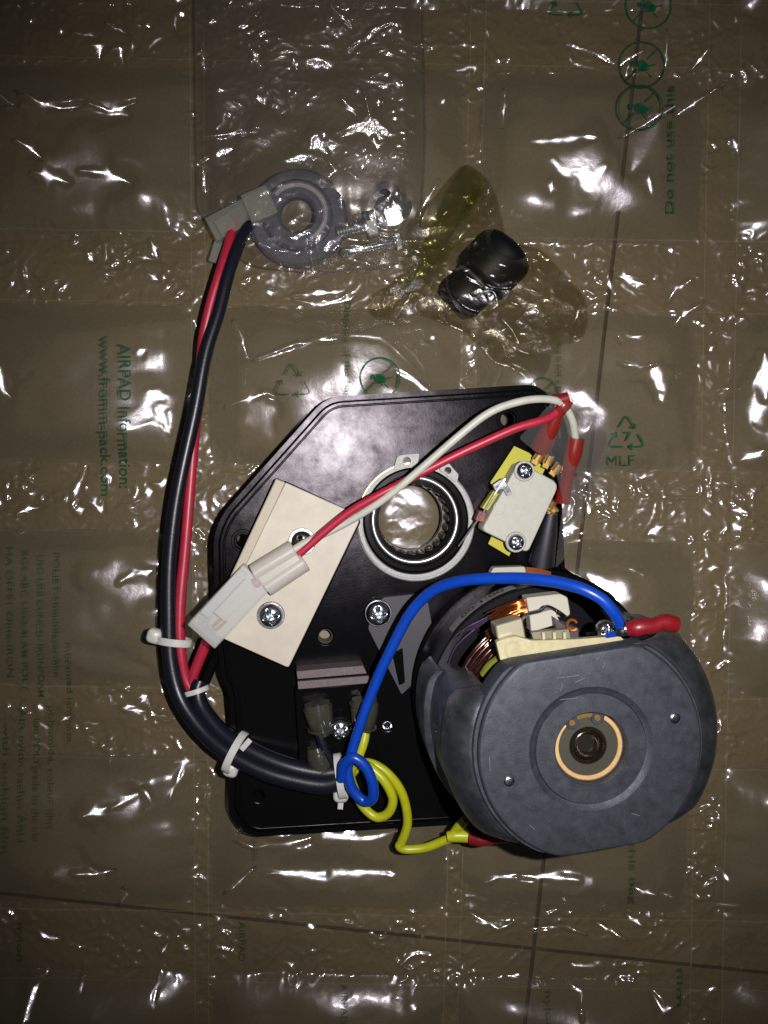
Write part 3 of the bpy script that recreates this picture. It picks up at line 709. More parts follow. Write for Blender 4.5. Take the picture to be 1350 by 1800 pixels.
# bearing in the plate
bf = pframe(731, 918, 0); kb = KH(731, 918)
m = MB(); m.tubering(bf, 92 * kb, 104 * kb, -4, 6, 2.0, 96); m.build('bearing_seat', M['dullsteel'], plate)
bf2 = pframe(730, 914, 0)
brg = MB(); brg.tubering(bf2, 78 * kb, 93 * kb, -40, 9, 3.5, 96)
bearing = brg.build('needle_bearing', pbr('bearing_seal', (.003, .003, .004), .25, spec=.08), plate, label='black sealed needle bearing with a bright inner race')
m = MB(); m.tubering(bf2, 79 * kb, 82 * kb, 8, 9.8, .8, 96); m.build('seal_lip', M['black'], bearing)
m = MB(); m.lathe(pframe(729, 914, 0), [((74 + 3.6 * math.cos(t)) * kb, 4 + 3.6 * math.sin(t)) for t in [math.radians(-90 + 20 * i) for i in range(19)]], 96); m.build('inner_race', M['chrome'], bearing)
m = MB(); m.tubering(pframe(729, 914, 0), 74.5 * kb, 78.5 * kb, -24, 1, .5, 64); m.build('race_wall', M['darksteel'], bearing)
m = MB(); m.tubering(pframe(729, 914, 0), 72 * kb, 78 * kb, -70, -20, .5, 64); m.build('roller_cage', pbr('cage_metal', (.012, .009, .007), .5, metal=.3), bearing)
bfr = pframe(729, 914, 0)
rm = MB(); rr_ = 2 * math.pi * 68 / 24 * .455 * kb
rm.lathe(Frame((0, 0, 0)), [(.1, -27), (rr_ - .8, -27), (rr_, -26), (rr_, 26), (rr_ - .8, 27), (.1, 27)], 12)
roller_mat = pbr('roller_steel', (.05, .04, .03), .55, metal=.2)
m = MB(); m.tubering(pframe(729, 914, 0), 63 * kb, 72 * kb, -12, -9, 1, 64); m.build('cage_lip', M['black'], bearing)
proto = None
for i in range(24):
    a = 2 * math.pi * i / 24; c = bfr(69 * kb * math.cos(a), 69 * kb * math.sin(a), -38)
    if proto is None:
        proto = rm.build('roller', roller_mat, bearing); o = proto
    else:
        o = proto.copy(); COL.objects.link(o); o.parent = bearing
    po = Vector(bearing['_o'])
    R_ = Matrix((bfr.x, bfr.y, bfr.z)).transposed().to_4x4()
    if i == 0:   # the mesh was written relative to the plate; recentre it on the roller axis
        for v in proto.data.vertices: v.co += po * U
    o.matrix_local = Matrix.Translation((c - po) * U) @ R_
m = MB(); m.tubering(pframe(729, 914, 0), 59 * kb, 72 * kb, -74, -66, 1.0, 64); m.build('lower_lip', M['darksteel'], bearing)
# retaining ring with two eared ends
ring = MB(); rf = pframe(730, 916, 6.2)
ring.tubering(rf, 93.5 * kb, 101 * kb, 0, 3.4, .6, 90, 108, 108 + 306)
retain = ring.build('retaining_ring', M['dullsteel'], plate)
def lug(poly, hole):
    cx, cy, r = hole
    return plate_with_holes('ring_ear', poly, [(cx, cy, r)], 11.5, 7.5, M['dullsteel'], retain, h=9, bev=.5)
lug(round_poly([(691, 826), (698, 802), (708, 799), (737, 797), (734, 818), (720, 820), (704, 826)], 3), (715, 810, 6.5))
lug(round_poly([(772, 827), (778, 808), (784, 808), (797, 824), (806, 834), (803, 848), (796, 846), (784, 834)], 3), (787, 827, 6))
m = MB(); m.tubering(pframe(731, 916, 5.6), 99 * kb, 103.5 * kb, 0, 1.6, .4, 30, 95, 172); m.build('brass_shim', M['brass'], plate)

# fins and posts on the plate
def bar(pl, h, down, mat, parent, name, bev=1.0):
    m = MB(); m.prism(WP(pl, h), down); return m.build(name, M[mat], parent, smooth=30, bevel=bev)
tb = thing('terminal_block', 'black terminal block with two worn metal fins between the cream block and the motor', 'terminal block', W(590, 1260, 0))
bar([(518, 1212), (652, 1200), (668, 1386), (530, 1396)], 22, 24, 'black', tb, 'block_body', 2)
bar([(521, 1180), (638, 1170), (645, 1184), (523, 1194)], 40, 40, 'fin', tb, 'metal_fin', .8)
bar([(523, 1198), (648, 1188), (651, 1201), (524, 1212)], 40, 40, 'fin', tb, 'metal_fin', .8)
bar([(522, 1194), (646, 1184), (649, 1188), (523, 1198)], 34, 34, 'black', tb, 'fin_gap', 0)
for (x, y) in ((565, 1181), (566, 1202)):
    m = MB(); m.dome(pframe(x, y, 40), 5, 1.6); m.build('rivet', M['fin'], tb)
def sleeve(path, rads, name, mat, parent, seg=20, n=6, **kw):
    p = spline(path, n); rr2 = list(np.interp(np.linspace(0, len(rads) - 1, len(p)), range(len(rads)), rads))
    m = MB(); m.tube(p, rr2, seg); return m.build(name, M[mat], parent, smooth=60, **kw)
for pth, rd in (([W(557, 1236, 42), W(562, 1262, 42), W(568, 1290, 38)], [21, 23, 20, 13]), ([W(640, 1228, 42), W(640, 1256, 42), W(636, 1290, 38)], [20, 23, 20, 12]), ([W(556, 1312, 34), W(562, 1336, 34), W(575, 1360, 34)], [15, 19, 19, 14])):
    s_ = sleeve(pth, rd, 'clear_sleeve', 'smoke', tb)
    c_ = MB(); c_.tube([p + (pth[1] - pth[0]) * .05 for p in pth], 8, 12); c_.build('crimped_lug', M['zinc'], s_)
    for q in (.15, .8):
        c = pth[0].lerp(pth[-1], q); t = (pth[-1] - pth[0]).normalized()
        e_ = MB(); e_.tubering(Frame(c, t), rd[1] - 4, rd[1] + .8, -1.5, 1.5, 1.0, 28); e_.build('sleeve_rib', M['smoke'], s_)
pan_screw(tb, 598, 1281, 46, 19, 12, 35, washer=20)
sleeve([W(560, 1286, 42), W(572, 1320, 42), W(592, 1352, 38)], [8, 8, 8, 8], 'black_lead', 'sheath', tb)
sleeve([W(566, 1364, 34), W(580, 1374, 34), W(598, 1378, 34)], [7, 7, 7], 'blue_lead', 'blue', tb)

# ---------------------------------------------------------------- cream cover block with two screws
blk = thing('cover_block', 'cream rectangular plastic block screwed to the left of the bearing, black edge below', 'plastic block', W(505, 1010, 0))
BT = round_poly([(502, 848), (627, 904), (632, 916), (507, 1174), (380, 1117), (378, 1104)], [2, 4, 4, 5, 4, 3], 3)
m = MB(); top = WP(BT, 48); m.loft([[p - PN * 8 for p in top], top]); m.build('cover_plate', M['white'], blk, smooth=30, bevel=1.2)
m = MB(); m.prism(WP([(485, 841), (502, 848), (380, 1117), (366, 1096)], 44), 36); m.build('cover_edge', M['whiteshaded'], blk, bevel=2)
m = MB(); m.prism(WP([(500, 846), (629, 906), (634, 918), (510, 1176), (385, 1118)], 38), 36); m.build('spacer', M['black'], blk, bevel=1.5)
pan_screw(blk, 476, 1082, 51, 22, 13, 15, washer=24.5)
s2 = pan_screw(blk, 531, 952, 50, 19, 9, 25, mat='darksteel', washer=24)
m = MB(); m.dome(pframe(534, 954, 58.5), 5, 3); m.build('screw_pip', pbr('blue_steel', (.08, .12, .25), .3, metal=.8), s2)

# ---------------------------------------------------------------- snap-action switch
sw = thing('micro_switch', 'pale snap action switch fixed by two cross screws at the right of the bearing', 'switch', W(905, 890, 0))
SB = round_poly([(912, 812), (984, 850), (928, 972), (846, 932)], [10, 16, 10, 10], 5)
m = MB(); t_ = WP(SB, 76); m.loft([[p - PN * 40 for p in t_], [p - PN * 2 for p in t_], [p + (W(914, 890, 76) - p) * .02 for p in t_]]); m.build('switch_body', M['switch'], sw, smooth=40, bevel=1)
m = MB(); m.prism(WP([(904, 784), (930, 796), (958, 824), (895, 978), (858, 956), (884, 900), (862, 848)], 34), 3); m.build('insulating_card', M['yellowcard'], sw, bevel=.4)
m = MB(); m.prism(WP([(868, 862), (877, 868), (858, 898), (847, 893)], 70), 20); m.build('yellow_tab', M['yellowcard'], sw, bevel=1)
m = MB(); m.prism(WP([(843, 897), (856, 901), (851, 920), (835, 914)], 66), 18); m.build('actuator', M['lever'], sw, bevel=1.5)
m = MB(); m.prism(WP([(866, 852), (884, 840), (896, 858), (900, 868), (890, 872), (884, 860), (870, 862)], 79), 3); m.build('hinge_plate', M['zinc'], sw, bevel=.6)
m = MB(); m.tube([W(888, 842, 82), W(876, 858, 80), W(850, 900, 70), W(806, 960, 50)], [2, 2, 1.6, 1.6], 6); m.build('lever_arm', M['steel'], sw)
for (x, y) in ((922, 828), (907, 953)): pan_screw(sw, x, y, 80, 14.5, 9, 40, washer=18.5, wmat='dullsteel')
m = MB()
for cx, cy, r in ((878, 893, 10), (895, 864, 8), (907, 846, 7)): m.tubering(pframe(cx, cy, 76), r - 1.2, r, -.5, .7, .2, 24)
m.build('moulded_ring', M['vein'], sw)
def glyph(txt, fr, hgt, mat, parent, name='embossed_text', ln=None, th=.5):
    vs, fs = font_mesh(txt); w_ = max(v[0] for v in vs); k = hgt / .72; kx = (ln / w_) if ln else k; m = MB()
    m.add([fr((a - w_ / 2) * kx, (b - .36) * k, th) for a, b in vs], fs); return m.build(name, M[mat], parent, smooth=None)
glyph('5A', pframe(886, 884, 76.2, 60), 11, 'vein', sw)
for i, (x, y, dx, dy) in enumerate(((944, 806, 14, -22), (962, 812, 6, -14), (976, 826, 8, -10), (967, 893, 6, 6))):
    m = MB(); f_ = pframe(x, y, 58, -math.degrees(math.atan2(dy, dx))); m.box(f_, 22, 11, -3, 2); m.build('brass_blade', M['brass'], sw, bevel=1)
    m = MB(); m.tube([f_(-4, 5, 1), f_(12, 5, 3)], 3, 8); m.tube([f_(-4, -5, 1), f_(12, -5, 3)], 3, 8); m.build('curled_edge', M['brass'], sw)
m = MB(); m.tube([W(969, 900, 60), W(962, 935, 46), W(952, 990, 26)], [10, 16, 21], 24); m.build('boss_post', pbr('dark_post', (.25, .25, .31), .38, metal=1.0), plate, smooth=60)

# insulated terminals and the two thin wires
def strip(name, path, rads, mat, label, cat, seg=14, n=8, group=None):
    p = spline(path, n); rr2 = list(np.interp(np.linspace(0, len(rads) - 1, len(p)), range(len(rads)), rads)) if isinstance(rads, list) else [rads] * len(p)
    # slight unevenness of a hand-bent lead
    q_ = np.arange(len(p)) / 11.0; sd = sum(map(ord, name + label[:9])) % 97
    for i_ in range(2, len(p) - 2): p[i_] = p[i_] + Vector((float(noise(q_[i_:i_+1], q_[i_:i_+1] * 0 + sd, 5)[0]), float(noise(q_[i_:i_+1], q_[i_:i_+1] * 0 + sd + 9.5, 6)[0]), 0)) * .8
    rr2 = [r_ * (1 + .03 * float(noise(q_[i_:i_+1], q_[i_:i_+1] * 0 + sd + 3.3, 8)[0])) for i_, r_ in enumerate(rr2)]
    m = MB(); m.tube(p, rr2, seg); o = m.build(name, M[mat], None, smooth=60); tag(o, label, cat, group); return o
ww = strip('white_wire', [W(446, 1010, 66), W(492, 984, 68), W(535, 955, 70), W(590, 928, 74), W(640, 900, 86), W(690, 866, 100), W(740, 824, 112), W(800, 772, 122), W(855, 728, 128), W(900, 709, 130), W(945, 701, 128), W(985, 708, 120), W(1005, 735, 108), W(1012, 775, 90)], 6.0, 'whitewire', 'thin white wire arching over the bearing to the switch terminals', 'wire')
rw = strip('red_wire', [W(452, 1022, 62), W(500, 990, 66), W(530, 970, 70), W(570, 935, 76), W(615, 900, 84), W(670, 868, 94), W(730, 836, 100), W(790, 806, 108), W(850, 778, 114), W(905, 754, 118), W(950, 740, 118), W(975, 728, 114), W(985, 714, 112)], 6.6, 'red', 'thin red wire running from the clear plug to the switch beside the white wire', 'wire')
def child_tube(name, path, rads, mat, parent, seg=20, n=6, label=None):
    return sleeve(path, rads, name, mat, parent, seg, n, **({'label': label} if label else {}))
child_tube('terminal_sleeve', [W(998, 702, 116), W(984, 722, 112), W(966, 756, 96), W(950, 790, 76)], [10, 12, 9, 13, 16, 15], 'redclear', rw)
child_tube('sleeve_collar', [W(999, 699, 118), W(975, 706, 116)], [9, 10], 'redsleeve', rw)
child_tube('terminal_sleeve', [W(1013, 770, 94), W(1007, 800, 88), W(1000, 826, 80), W(995, 850, 72), W(988, 882, 62)], [13, 14, 12, 10, 11, 12], 'redclear', ww)
m = MB(); f_ = pframe(1001, 830, 82); m.tubering(Frame(W(1000, 832, 80), (W(988, 882, 62) - W(1007, 800, 88)).normalized()), 9, 13, -2, 2, 1, 24); m.build('sleeve_rib', M['redsleeve'], ww)
m = MB(); m.tube([W(972, 880, 58), W(962, 904, 52)], [8, 5], 12); m.build('brass_tip', M['brass'], ww)
# clear plug and its socket housing
plug = thing('wire_plug', 'translucent two pole plug halves joined over the cream block', 'connector', W(430, 1050, 48))
def obox(name, p0, p1, wd, th, mat, parent, bev=1.5, z=None, label=None):
    ax = (p1 - p0); L_ = ax.length; fr = Frame((p0 + p1) / 2, (Vector((0,0,1)) if z is None else z), ax)
    m = MB(); m.box(fr, L_, wd, -th / 2, th / 2); return m.build(name, M[mat], parent, smooth=30, bevel=bev)
A0, A1 = W(355, 1116, 66), W(452, 1012, 66)
hs = obox('socket_housing', A0, A1, 56, 34, 'housing', plug, 2, PN)
obox('housing_wing', W(360, 1080, 66), W(428, 1004, 66), 16, 22, 'housing', plug, 1.5, PN)
obox('latch_bar', W(385, 1084, 84), W(440, 1026, 84), 22, 5, 'housing', plug, 1, PN)
d_ = (W(535, 968, 66) - W(452, 1020, 66)).normalized()
for (x0, y0, x1, y1) in ((447, 1008, 516, 966), (468, 1032, 534, 988)):
    p0, p1 = W(x0, y0, 68), W(x1, y1, 68); m = MB(); m.tube([p0, p0.lerp(p1, .5), p1], 15.5, 20); t_o = m.build('plug_barrel', M['housing2'], plug, smooth=60)
    m = MB(); m.tubering(Frame(p1, (p1 - p0).normalized()), 9, 16, -2, 1.5, 1, 24); m.build('barrel_lip', M['housing2'], t_o)
obox('plug_web', W(457, 1020, 68), W(525, 978, 68), 16, 26, 'housing2', plug, 1, PN)
m = MB(); m.tube([W(378, 1104, 66), W(396, 1088, 66)], 6, 10); m.build('brass_pin', M['brass'], plug)
m = MB(); m.tube([W(448, 1026, 66), W(462, 1016, 66)], 8, 10); m.build('red_core', M['red'], plug)

# ---------------------------------------------------------------- long cable at the left
cab_pts = [F(447, 384, 66), F(424, 420, 88), F(402, 480, 105), F(384, 550, 112), F(362, 620, 116), F(343, 720, 116), F(322, 820, 116), F(307, 900, 114), F(298, 990, 112), F(296, 1080, 110), F(300, 1160, 110), F(316, 1225, 112), F(352, 1280, 122), F(400, 1322, 136), F(460, 1354, 146), F(520, 1372, 150), F(575, 1378, 152), F(612, 1362, 152)]
cable = strip('black_cable', cab_pts, [9.5, 10.5, 11, 11.5, 12, 12.5, 13, 13.5, 14, 14.5, 15.5, 16], 'sheath', 'long thick black sheathed cable curving down the left side to the motor', 'cable', 20, 8)
cab2 = strip('black_lead', [F(352, 1196, 104), F(347, 1216, 106), F(356, 1246, 112), F(392, 1290, 126), F(440, 1320, 138), F(500, 1345, 146), F(560, 1358, 148), F(600, 1356, 148)], [11, 14, 15, 15, 15], 'sheath', 'short black sheathed lead lying along the inner side of the black cable', 'cable', 20)
red2 = strip('red_cable_wire', [F(410, 392, 64), F(402, 430, 84), F(386, 482, 100), F(368, 545, 100), F(356, 610, 96), F(352, 680, 100), F(345, 740, 106), F(338, 810, 108), F(331, 900, 108), F(323, 990, 106), F(316, 1070, 106), F(317, 1140, 104), F(325, 1190, 100), F(338, 1216, 98)], [8.5, 9, 9, 9, 9.5, 9.5], 'red', 'long red wire twisted along the black cable with fine dark lettering', 'wire', 16)
rv = strip('red_branch_wire', [F(365, 1124, 110), F(350, 1160, 104), F(338, 1196, 100), F(340, 1218, 98)], 9, 'red', 'short red wire from the clear socket down to the black sheath', 'wire', 14)
bv = strip('black_branch_wire', [F(388, 1134, 108), F(372, 1172, 100), F(356, 1208, 100), F(350, 1224, 102)], 8.5, 'black', 'short black wire beside the red one below the clear socket', 'wire', 14)
# printed marks on the red wire
for (x, y, y1) in ((335, 880, 925), (330, 945, 990), (325, 1010, 1060), (388, 455, 500)):
    n_ = 9; m = MB()
    for k in range(n_):
        yy = y + (y1 - y) * k / n_; xx = x + (-(yy - y) * .09 if x < 380 else -(yy - y) * .33)
        if x < 380: xx -= 1
        f_ = fframe(xx + 4, yy, 115 if x < 380 else 103); m.box(f_, 2.0, 3.0, 0, .5)
    m.build('wire_lettering', M['redink'], red2, smooth=None)

# white plug at the far end of the cable
cp = thing('cable_plug', 'whitish rectangular plug at the upper end of the black and red cable', 'connector', F(435, 385, 40))
obox('plug_body', F(372, 408, 66), F(478, 352, 66), 44, 30, 'housing3', cp, 2.5)
obox('plug_flange', F(434, 372, 76), F(480, 352, 76), 52, 26, 'housing3', cp, 2.5)
obox('plug_latch', F(376, 462, 56), F(388, 424, 56), 20, 8, 'housing3', cp, 1.5)
m = MB(); m.box(fframe(398, 398, 66, 30), 30, 26, -16, 17); m.build('wire_entry', M['housing3'], cp, bevel=1.5)

# ---------------------------------------------------------------- cable ties
def tie(pc_, axis, rad, head, hz, label, tail=None, ws=12):
    t = thing('cable_tie', label, 'cable tie', pc_, 'white cable ties on the cables')
    fr = Frame(pc_, axis); m = MB(); a_, b_ = rad
    rr0 = []
    prof = [(0, -ws/2), (2.6, -ws/2), (2.6, ws/2), (0, ws/2)]
    seg = 36; rings = []
    for i in range(seg):
        a = 2 * math.pi * i / seg
        rings.append([fr((a_ + d) * math.cos(a), (b_ + d) * math.sin(a), z) for d, z in prof])
    vs = [p for r in rings for p in r]; fs = []
    for i in range(seg):
        j = (i + 1) % seg
        for k in range(4): fs.append((i*4+k, i*4+(k+1) % 4, j*4+(k+1) % 4, j*4+k))
    m.add(vs, fs); m.build('strap', M['nylon'], t, smooth=30)
    m = MB()
    hf = Frame(head, (head - pc_).cross(axis).cross(axis) if False else Vector((0, 0, 1)), head - pc_)
    m.rbox(hf, 25, 24, -hz, hz, 8, 4); m.build('lock_head', M['nylon'], t, smooth=60)
    if tail:
        m = MB(); tf = Frame((tail[0] + tail[1]) / 2, Vector((0, 0, 1)), tail[1] - tail[0]); m.box(tf, (tail[1]-tail[0]).length, 9, -2, 2); m.build('strap_tail', M['nylon'], t, bevel=.8)
    return t
tie(F(306, 1127, 108), Vector((.12, 1, 0)), (27, 20), F(272, 1118, 112), 9, 'white cable tie round the red and black cables near the clear socket')
tie(F(414, 1322, 132), (F(460, 1340, 140) - F(380, 1298, 128)), (33, 24), F(406, 1352, 124), 8, 'white cable tie round the two black cables at the lower left plate edge', tail=(F(424, 1318, 158), F(440, 1300, 158)))
tie(F(598, 1364, 152), Vector((1, .15, 0)), (34, 24), F(599, 1396, 146), 8, 'white cable tie beside the blue wire loop, its clipped tail pointing down', tail=(F(600, 1400, 140), F(598, 1422, 138)), ws=11)
tie(F(344, 1214, 104), Vector((-.3, 1, 0)), (20, 16), F(330, 1208, 98), 6, 'small white cable tie where the red wires enter the black sheath', ws=8)

# ---------------------------------------------------------------- motor
HM = 330.0
Cf = W(1040, 1317, HM); MO = Cf - PN * HM
ang = math.radians(7.5)
mf = Frame(MO, PN, Vector((math.cos(ang), math.sin(ang), 0)))
motor = thing('electric_motor', 'round grey metal electric motor with open side windows standing on the black plate', 'motor', MO)
def disc_outline(R, dt, db, n=96):
    pts = []
    for i in range(n):
        a = 2 * math.pi * i / n; s_ = math.sin(a); r = R
        d = dt if s_ > 0 else db
        if abs(s_) > 1e-6:
            q = d / abs(s_); r = (R ** -70 + q ** -70) ** (-1 / 70)
        pts.append((r * math.cos(a), r * math.sin(a)))
    return pts
# mounting flange, can
m = MB(); fo_ = disc_outline(201, 203, 140); m.loft([[mf(a * f, b * f, h) for a, b in fo_] for f, h in ((1, -4), (1, 31), (.985, 34), (.83, 34), (.83, 28))], True, False); m.build('mounting_flange', M['paint'], motor, smooth=40)
m = MB(); m.tubering(mf, 172, 188, 30, 118, 2.5, 96); m.lathe(mf, [(173, 40), (.1, 40)], 48); can = m.build('motor_can', pbr('can_paint', (.006, .006, .009), .3, spec=.2, bump=.15, bscale=900), motor, smooth=40)
m = MB(); m.prism(WP(round_poly([(646, 1104), (672, 1050), (750, 1042), (770, 1160), (706, 1222)], [6, 6, 2, 2, 4]), 8), 8); m.build('mounting_tab', M['tab'], motor, bevel=.8)
pan_screw(motor, 665, 1078, 14, 22, 13, 10, washer=24)
m = MB(); m.prism(WP([(690, 1150), (708, 1140), (712, 1200), (702, 1205)], 14), 6); m.build('tab_clip', M['black'], motor, bevel=1)
# worn label on the can wall
m = MB(); seg = 20; vs = []; fs = []
for i in range(seg + 1):
    a = math.radians(98 + (135 - 98) * i / seg)
    vs += [mf(189 * math.cos(a), 189 * math.sin(a), 78), mf(189 * math.cos(a), 189 * math.sin(a), 112)]
    if i: fs.append((2*i-2, 2*i-1, 2*i+1, 2*i))
m.add(vs, fs); lab = m.build('worn_label', M['labelw'], motor, smooth=60)
vsf, fsf = font_mesh('00:1:00'); w_ = max(v[0] for v in vsf); m = MB()
m.add([(lambda a: mf(190 * math.cos(a), 190 * math.sin(a), 86 + b * 24))(math.radians(103 + a_ / w_ * 24)) for a_, b in vsf], fsf); m.build('label_text', M['ink'], lab, smooth=None)
# bell: two solid wings, clipped top, front disc
DT, DB = 128.0, 140.0
def wing(side):
    DB = 120.0 if side < 0 else 129.0; DT = 90.0 if side < 0 else 128.0
    lv = [(56, 180), (62, 184), (140, 185), (144, 190), (150, 195), (156, 195), (246, 194), (266, 191), (282, 186), (295, 179), (305, 171), (312, 163), (316.5, 155)]
    if side > 0: lv = [(h, R + (9 if h < 290 else 9 * max(0, (316 - h) / 26))) for h, R in lv]
    else: lv = [(56, 196), (62, 200), (150, 200), (153, 199), (155, 196), (158, 190), (248, 189.5), (266, 188)] + lv[-6:]
    m = MB(); rings = []
    for h, R in lv:
        pts = []
        for k in range(25):
            v = -DB + (DT + DB) * k / 24
            v = max(-DB, min(DT, v)); rr_ = R
            # the wing's outer wall, with its ends drawn in
            e = min(1, (v + DB) / 14, (DT - v) / 14); rr3 = rr_ - (1 - max(0, e)) ** 2 * 8
            u = math.sqrt(max(rr3**2 - v**2, 1)); pts.append((side * u, v))
        inner = min(142, math.sqrt(max((R - 8) ** 2 - DB ** 2, 400)) * .9)
        pts += [(side * inner, DT), (side * inner, -DB)]
        if side < 0: pts = pts[::-1]
        rings.append([mf(a, b, h) for a, b in pts])
    m.loft(rings); return m.build('end_bell_wing', M['brushed'], motor, smooth=32, bevel=.8)
for s_ in (-1, 1): wing(s_)
# lower skirt line under the left wing
m = MB(); rings = []
for h, g in ((280, 0), (316, 0), (319.5, -2)):
    rings.append([mf(a, b, h) for a, b in disc_outline(158 + g, DT - 2 + g, DB - 3 + g)])
rings.append([mf(60 * math.cos(2*math.pi*i/96), 60 * math.sin(2*math.pi*i/96), 320.5) for i in range(96)])
m.loft(rings, False, False); m.build('end_bell_bridge', M['cast'], motor, smooth=40)
# front disc with a stepped centre recess: one lathe-like mesh, outline at the rim
ol = disc_outline(152, 130, 140); n_ = len(ol)
def ring_at(f, h, circ=None): return [mf(a * f, b * f, h) for a, b in ol] if circ is None else [mf(circ * math.cos(2*math.pi*i/n_), circ * math.sin(2*math.pi*i/n_), h) for i in range(n_)]
m = MB(); m.loft([ring_at(1, 320.8), ring_at(1.0, 325), ring_at(.994, 327.5), ring_at(.98, 329.3), ring_at(.955, 330), ring_at(1, 330, 84), ring_at(1, 326, 79), ring_at(1, 325, 76.5), ring_at(1, 329, 74.5), ring_at(1, 329.5, 50), ring_at(1, 328, 48.5), ring_at(1, 316, 48), ring_at(1, 315, 44), ring_at(1, 300, 44)], False, False)
disc = m.build('front_disc', M['cast'], motor, smooth=28)
m = MB(); m.lathe(mf, [(44.5, 303), (.1, 303)], 64); m.build('recess_floor', M['darksteel'], disc)
m = MB(); m.tubering(mf, 40.5, 46.5, 304, 317, .8, 80, 122, 122 + 292); m.build('brass_ring', M['brassring'], disc)
m = MB(); m.tubering(mf, 25, 41, 303, 315, 1.2, 64); m.build('bearing_face', pbr('olive_bearing', (.06, .058, .045), .5, metal=.3, bump=.3), disc)
m = MB()
for a in (66, 118):
    c = mf(40 * math.cos(math.radians(a)), 40 * math.sin(math.radians(a)), 317); m.tubering(Frame(c, PN), 4.2, 9, -2, 2, .6, 28)
m.build('clip_ear', M['cast'], disc)
m = MB(); m.tubering(mf, 39, 45, 313, 318, .6, 20, 74, 106); m.build('brass_arc', M['brass'], disc)
m = MB()
for a in (66, 118):
    c = mf(40 * math.cos(math.radians(a)), 40 * math.sin(math.radians(a)), 316.4); m.tubering(Frame(c, PN), .2, 4.3, -2, 2.2, .2, 20)
m.build('ear_pin', M['brass'], disc)
m = MB(); m.lathe(mf, [(25, 300), (25, 316), (24, 318), (21, 318), (19.5, 315), (19.5, 310), (17, 311), (15, 306), (12, 304), (11.5, 300), (6, 299), (.2, 294)], 48); m.build('shaft', pbr('shaft_steel', (.09, .07, .055), .22, metal=.9), motor, smooth=35)
for (x, y) in ((895, 1374), (1187, 1263)):
    f_ = pframe(x, y, 330); k_ = KH(x, y, 330); m = MB(); m.tubering(f_, 9.5 * k_, 13 * k_, -3, .7, .5, 28); m.build('pin_collar', M['cast'], disc)
    m = MB(); m.dome(f_.up(-1.5), 10 * k_, 3.5, seg=24, rings=5); m.build('pin', M['zinc'], disc)
# scratches on the disc face
rs2 = random.Random(11); m = MB()
for (x, y, dx, dy) in ((978, 1192, 16, -2), (996, 1190, 22, -3), (985, 1215, 4, -12), (1010, 1200, 18, -8), (1048, 1160, 6, -6), (1060, 1175, 3, -10), (985, 1230, 30, -3), (860, 1330, 2, 26), (1110, 1430, 14, 4), (930, 1450, 10, 8)):
    a, b = W(x, y, 330.3), W(x + dx, y + dy, 330.3); m.tube([a, (a + b) / 2 + PN * .1, b], .45, 4)
m.build('scratches', pbr('scratch', (.26, .27, .3), .5, metal=.4), disc)
# inside: armature, windings, wires
m = MB(); m.lathe(mf, [(118, 45), (118, 215), (112, 225), (60, 240), (.1, 240)], 64); m.build('armature', pbr('armature_core', (.012, .009, .008), .3, metal=.3), motor, smooth=40)
cm = MB(); rs3 = random.Random(5)
for i in range(46):
    t = i / 45; a0, a1 = 92 + rs3.uniform(-4, 4), 172 + rs3.uniform(-5, 5)
    rr4 = 124 + 32 * t; hh4 = 196 - 60 * t * t + rs3.uniform(-3, 3)
    pts = [mf((rr4 + 3 * math.sin(s * 5 + i)) * math.cos(math.radians(a0 + (a1 - a0) * s)), (rr4 + 3 * math.sin(s * 5 + i)) * math.sin(math.radians(a0 + (a1 - a0) * s)), hh4 + 12 * math.sin(s * 3.1)) for s in [k / 12 for k in range(13)]]
    cm.tube(pts, 2.3, 6)
cm.build('winding', M['enamel'], motor, smooth=60)
cm = MB()
for i in range(20):
    j = i - 10; x0 = 926 + rs3.uniform(-2, 2)
    pts = [W(x0, 1054 + i * 1.6, 196), W(908, 1056 + i * 1.9, 194 + rs3.uniform(-3, 3)), W(886, 1064 + i * 2.1, 188 + rs3.uniform(-4, 4)), W(862 + rs3.uniform(-12, 6), 1078 + i * 2.3, 174)]
    cm.tube(spline(pts, 4), 1.25, 6)
cm.build('copper_strands', pbr('strand_copper', (.42, .11, .03), .22, metal=.9), motor, smooth=60)
m = MB()
for i in range(5):
    m.tube(spline([W(800 + i * 9, 1118 - i * 3, 150), W(822 + i * 10, 1102 - i * 4, 158), W(842 + i * 9, 1092 - i * 5, 160)], 4), 1.0, 5)
m.tube(spline([W(784, 1178, 120), W(800, 1140, 125), W(830, 1110, 130), W(870, 1080, 132)], 5), 1.1, 5)
m.build('sheen_strands', pbr('violet_sheen', (.4, .25, .5), .15, metal=.9), motor)  # streaky violet sheen of the windings, put into the colour of extra strands
# brush gear
br = MB(); br.prism(WP(round_poly([(925, 1051), (985, 1044), (998, 1050), (1003, 1080), (995, 1086), (930, 1078)], 4), 205), 30); br.build('woven_block', M['fibre'], motor, bevel=1.5)
br = MB(); br.prism(WP(round_poly([(931, 1082), (975, 1070), (985, 1096), (934, 1112)], 3), 232), 26); br.build('brush_block', M['fibre'], motor, bevel=1.5)
br = MB(); br.prism(WP(round_poly([(871, 1100), (918, 1086), (926, 1130), (886, 1138), (874, 1122)], 4), 262), 36); br.build('holder_clip', pbr('tinned_clip', (.5, .46, .33), .35, metal=.6), motor, bevel=2)
br = MB(); br.prism(WP(round_poly([(872, 1128), (905, 1118), (935, 1126), (1010, 1124), (1090, 1118), (1098, 1126), (1010, 1140), (950, 1148), (900, 1168), (880, 1162)], 4), 276), 12); br.build('brush_holder', M['cream'], motor, bevel=2)
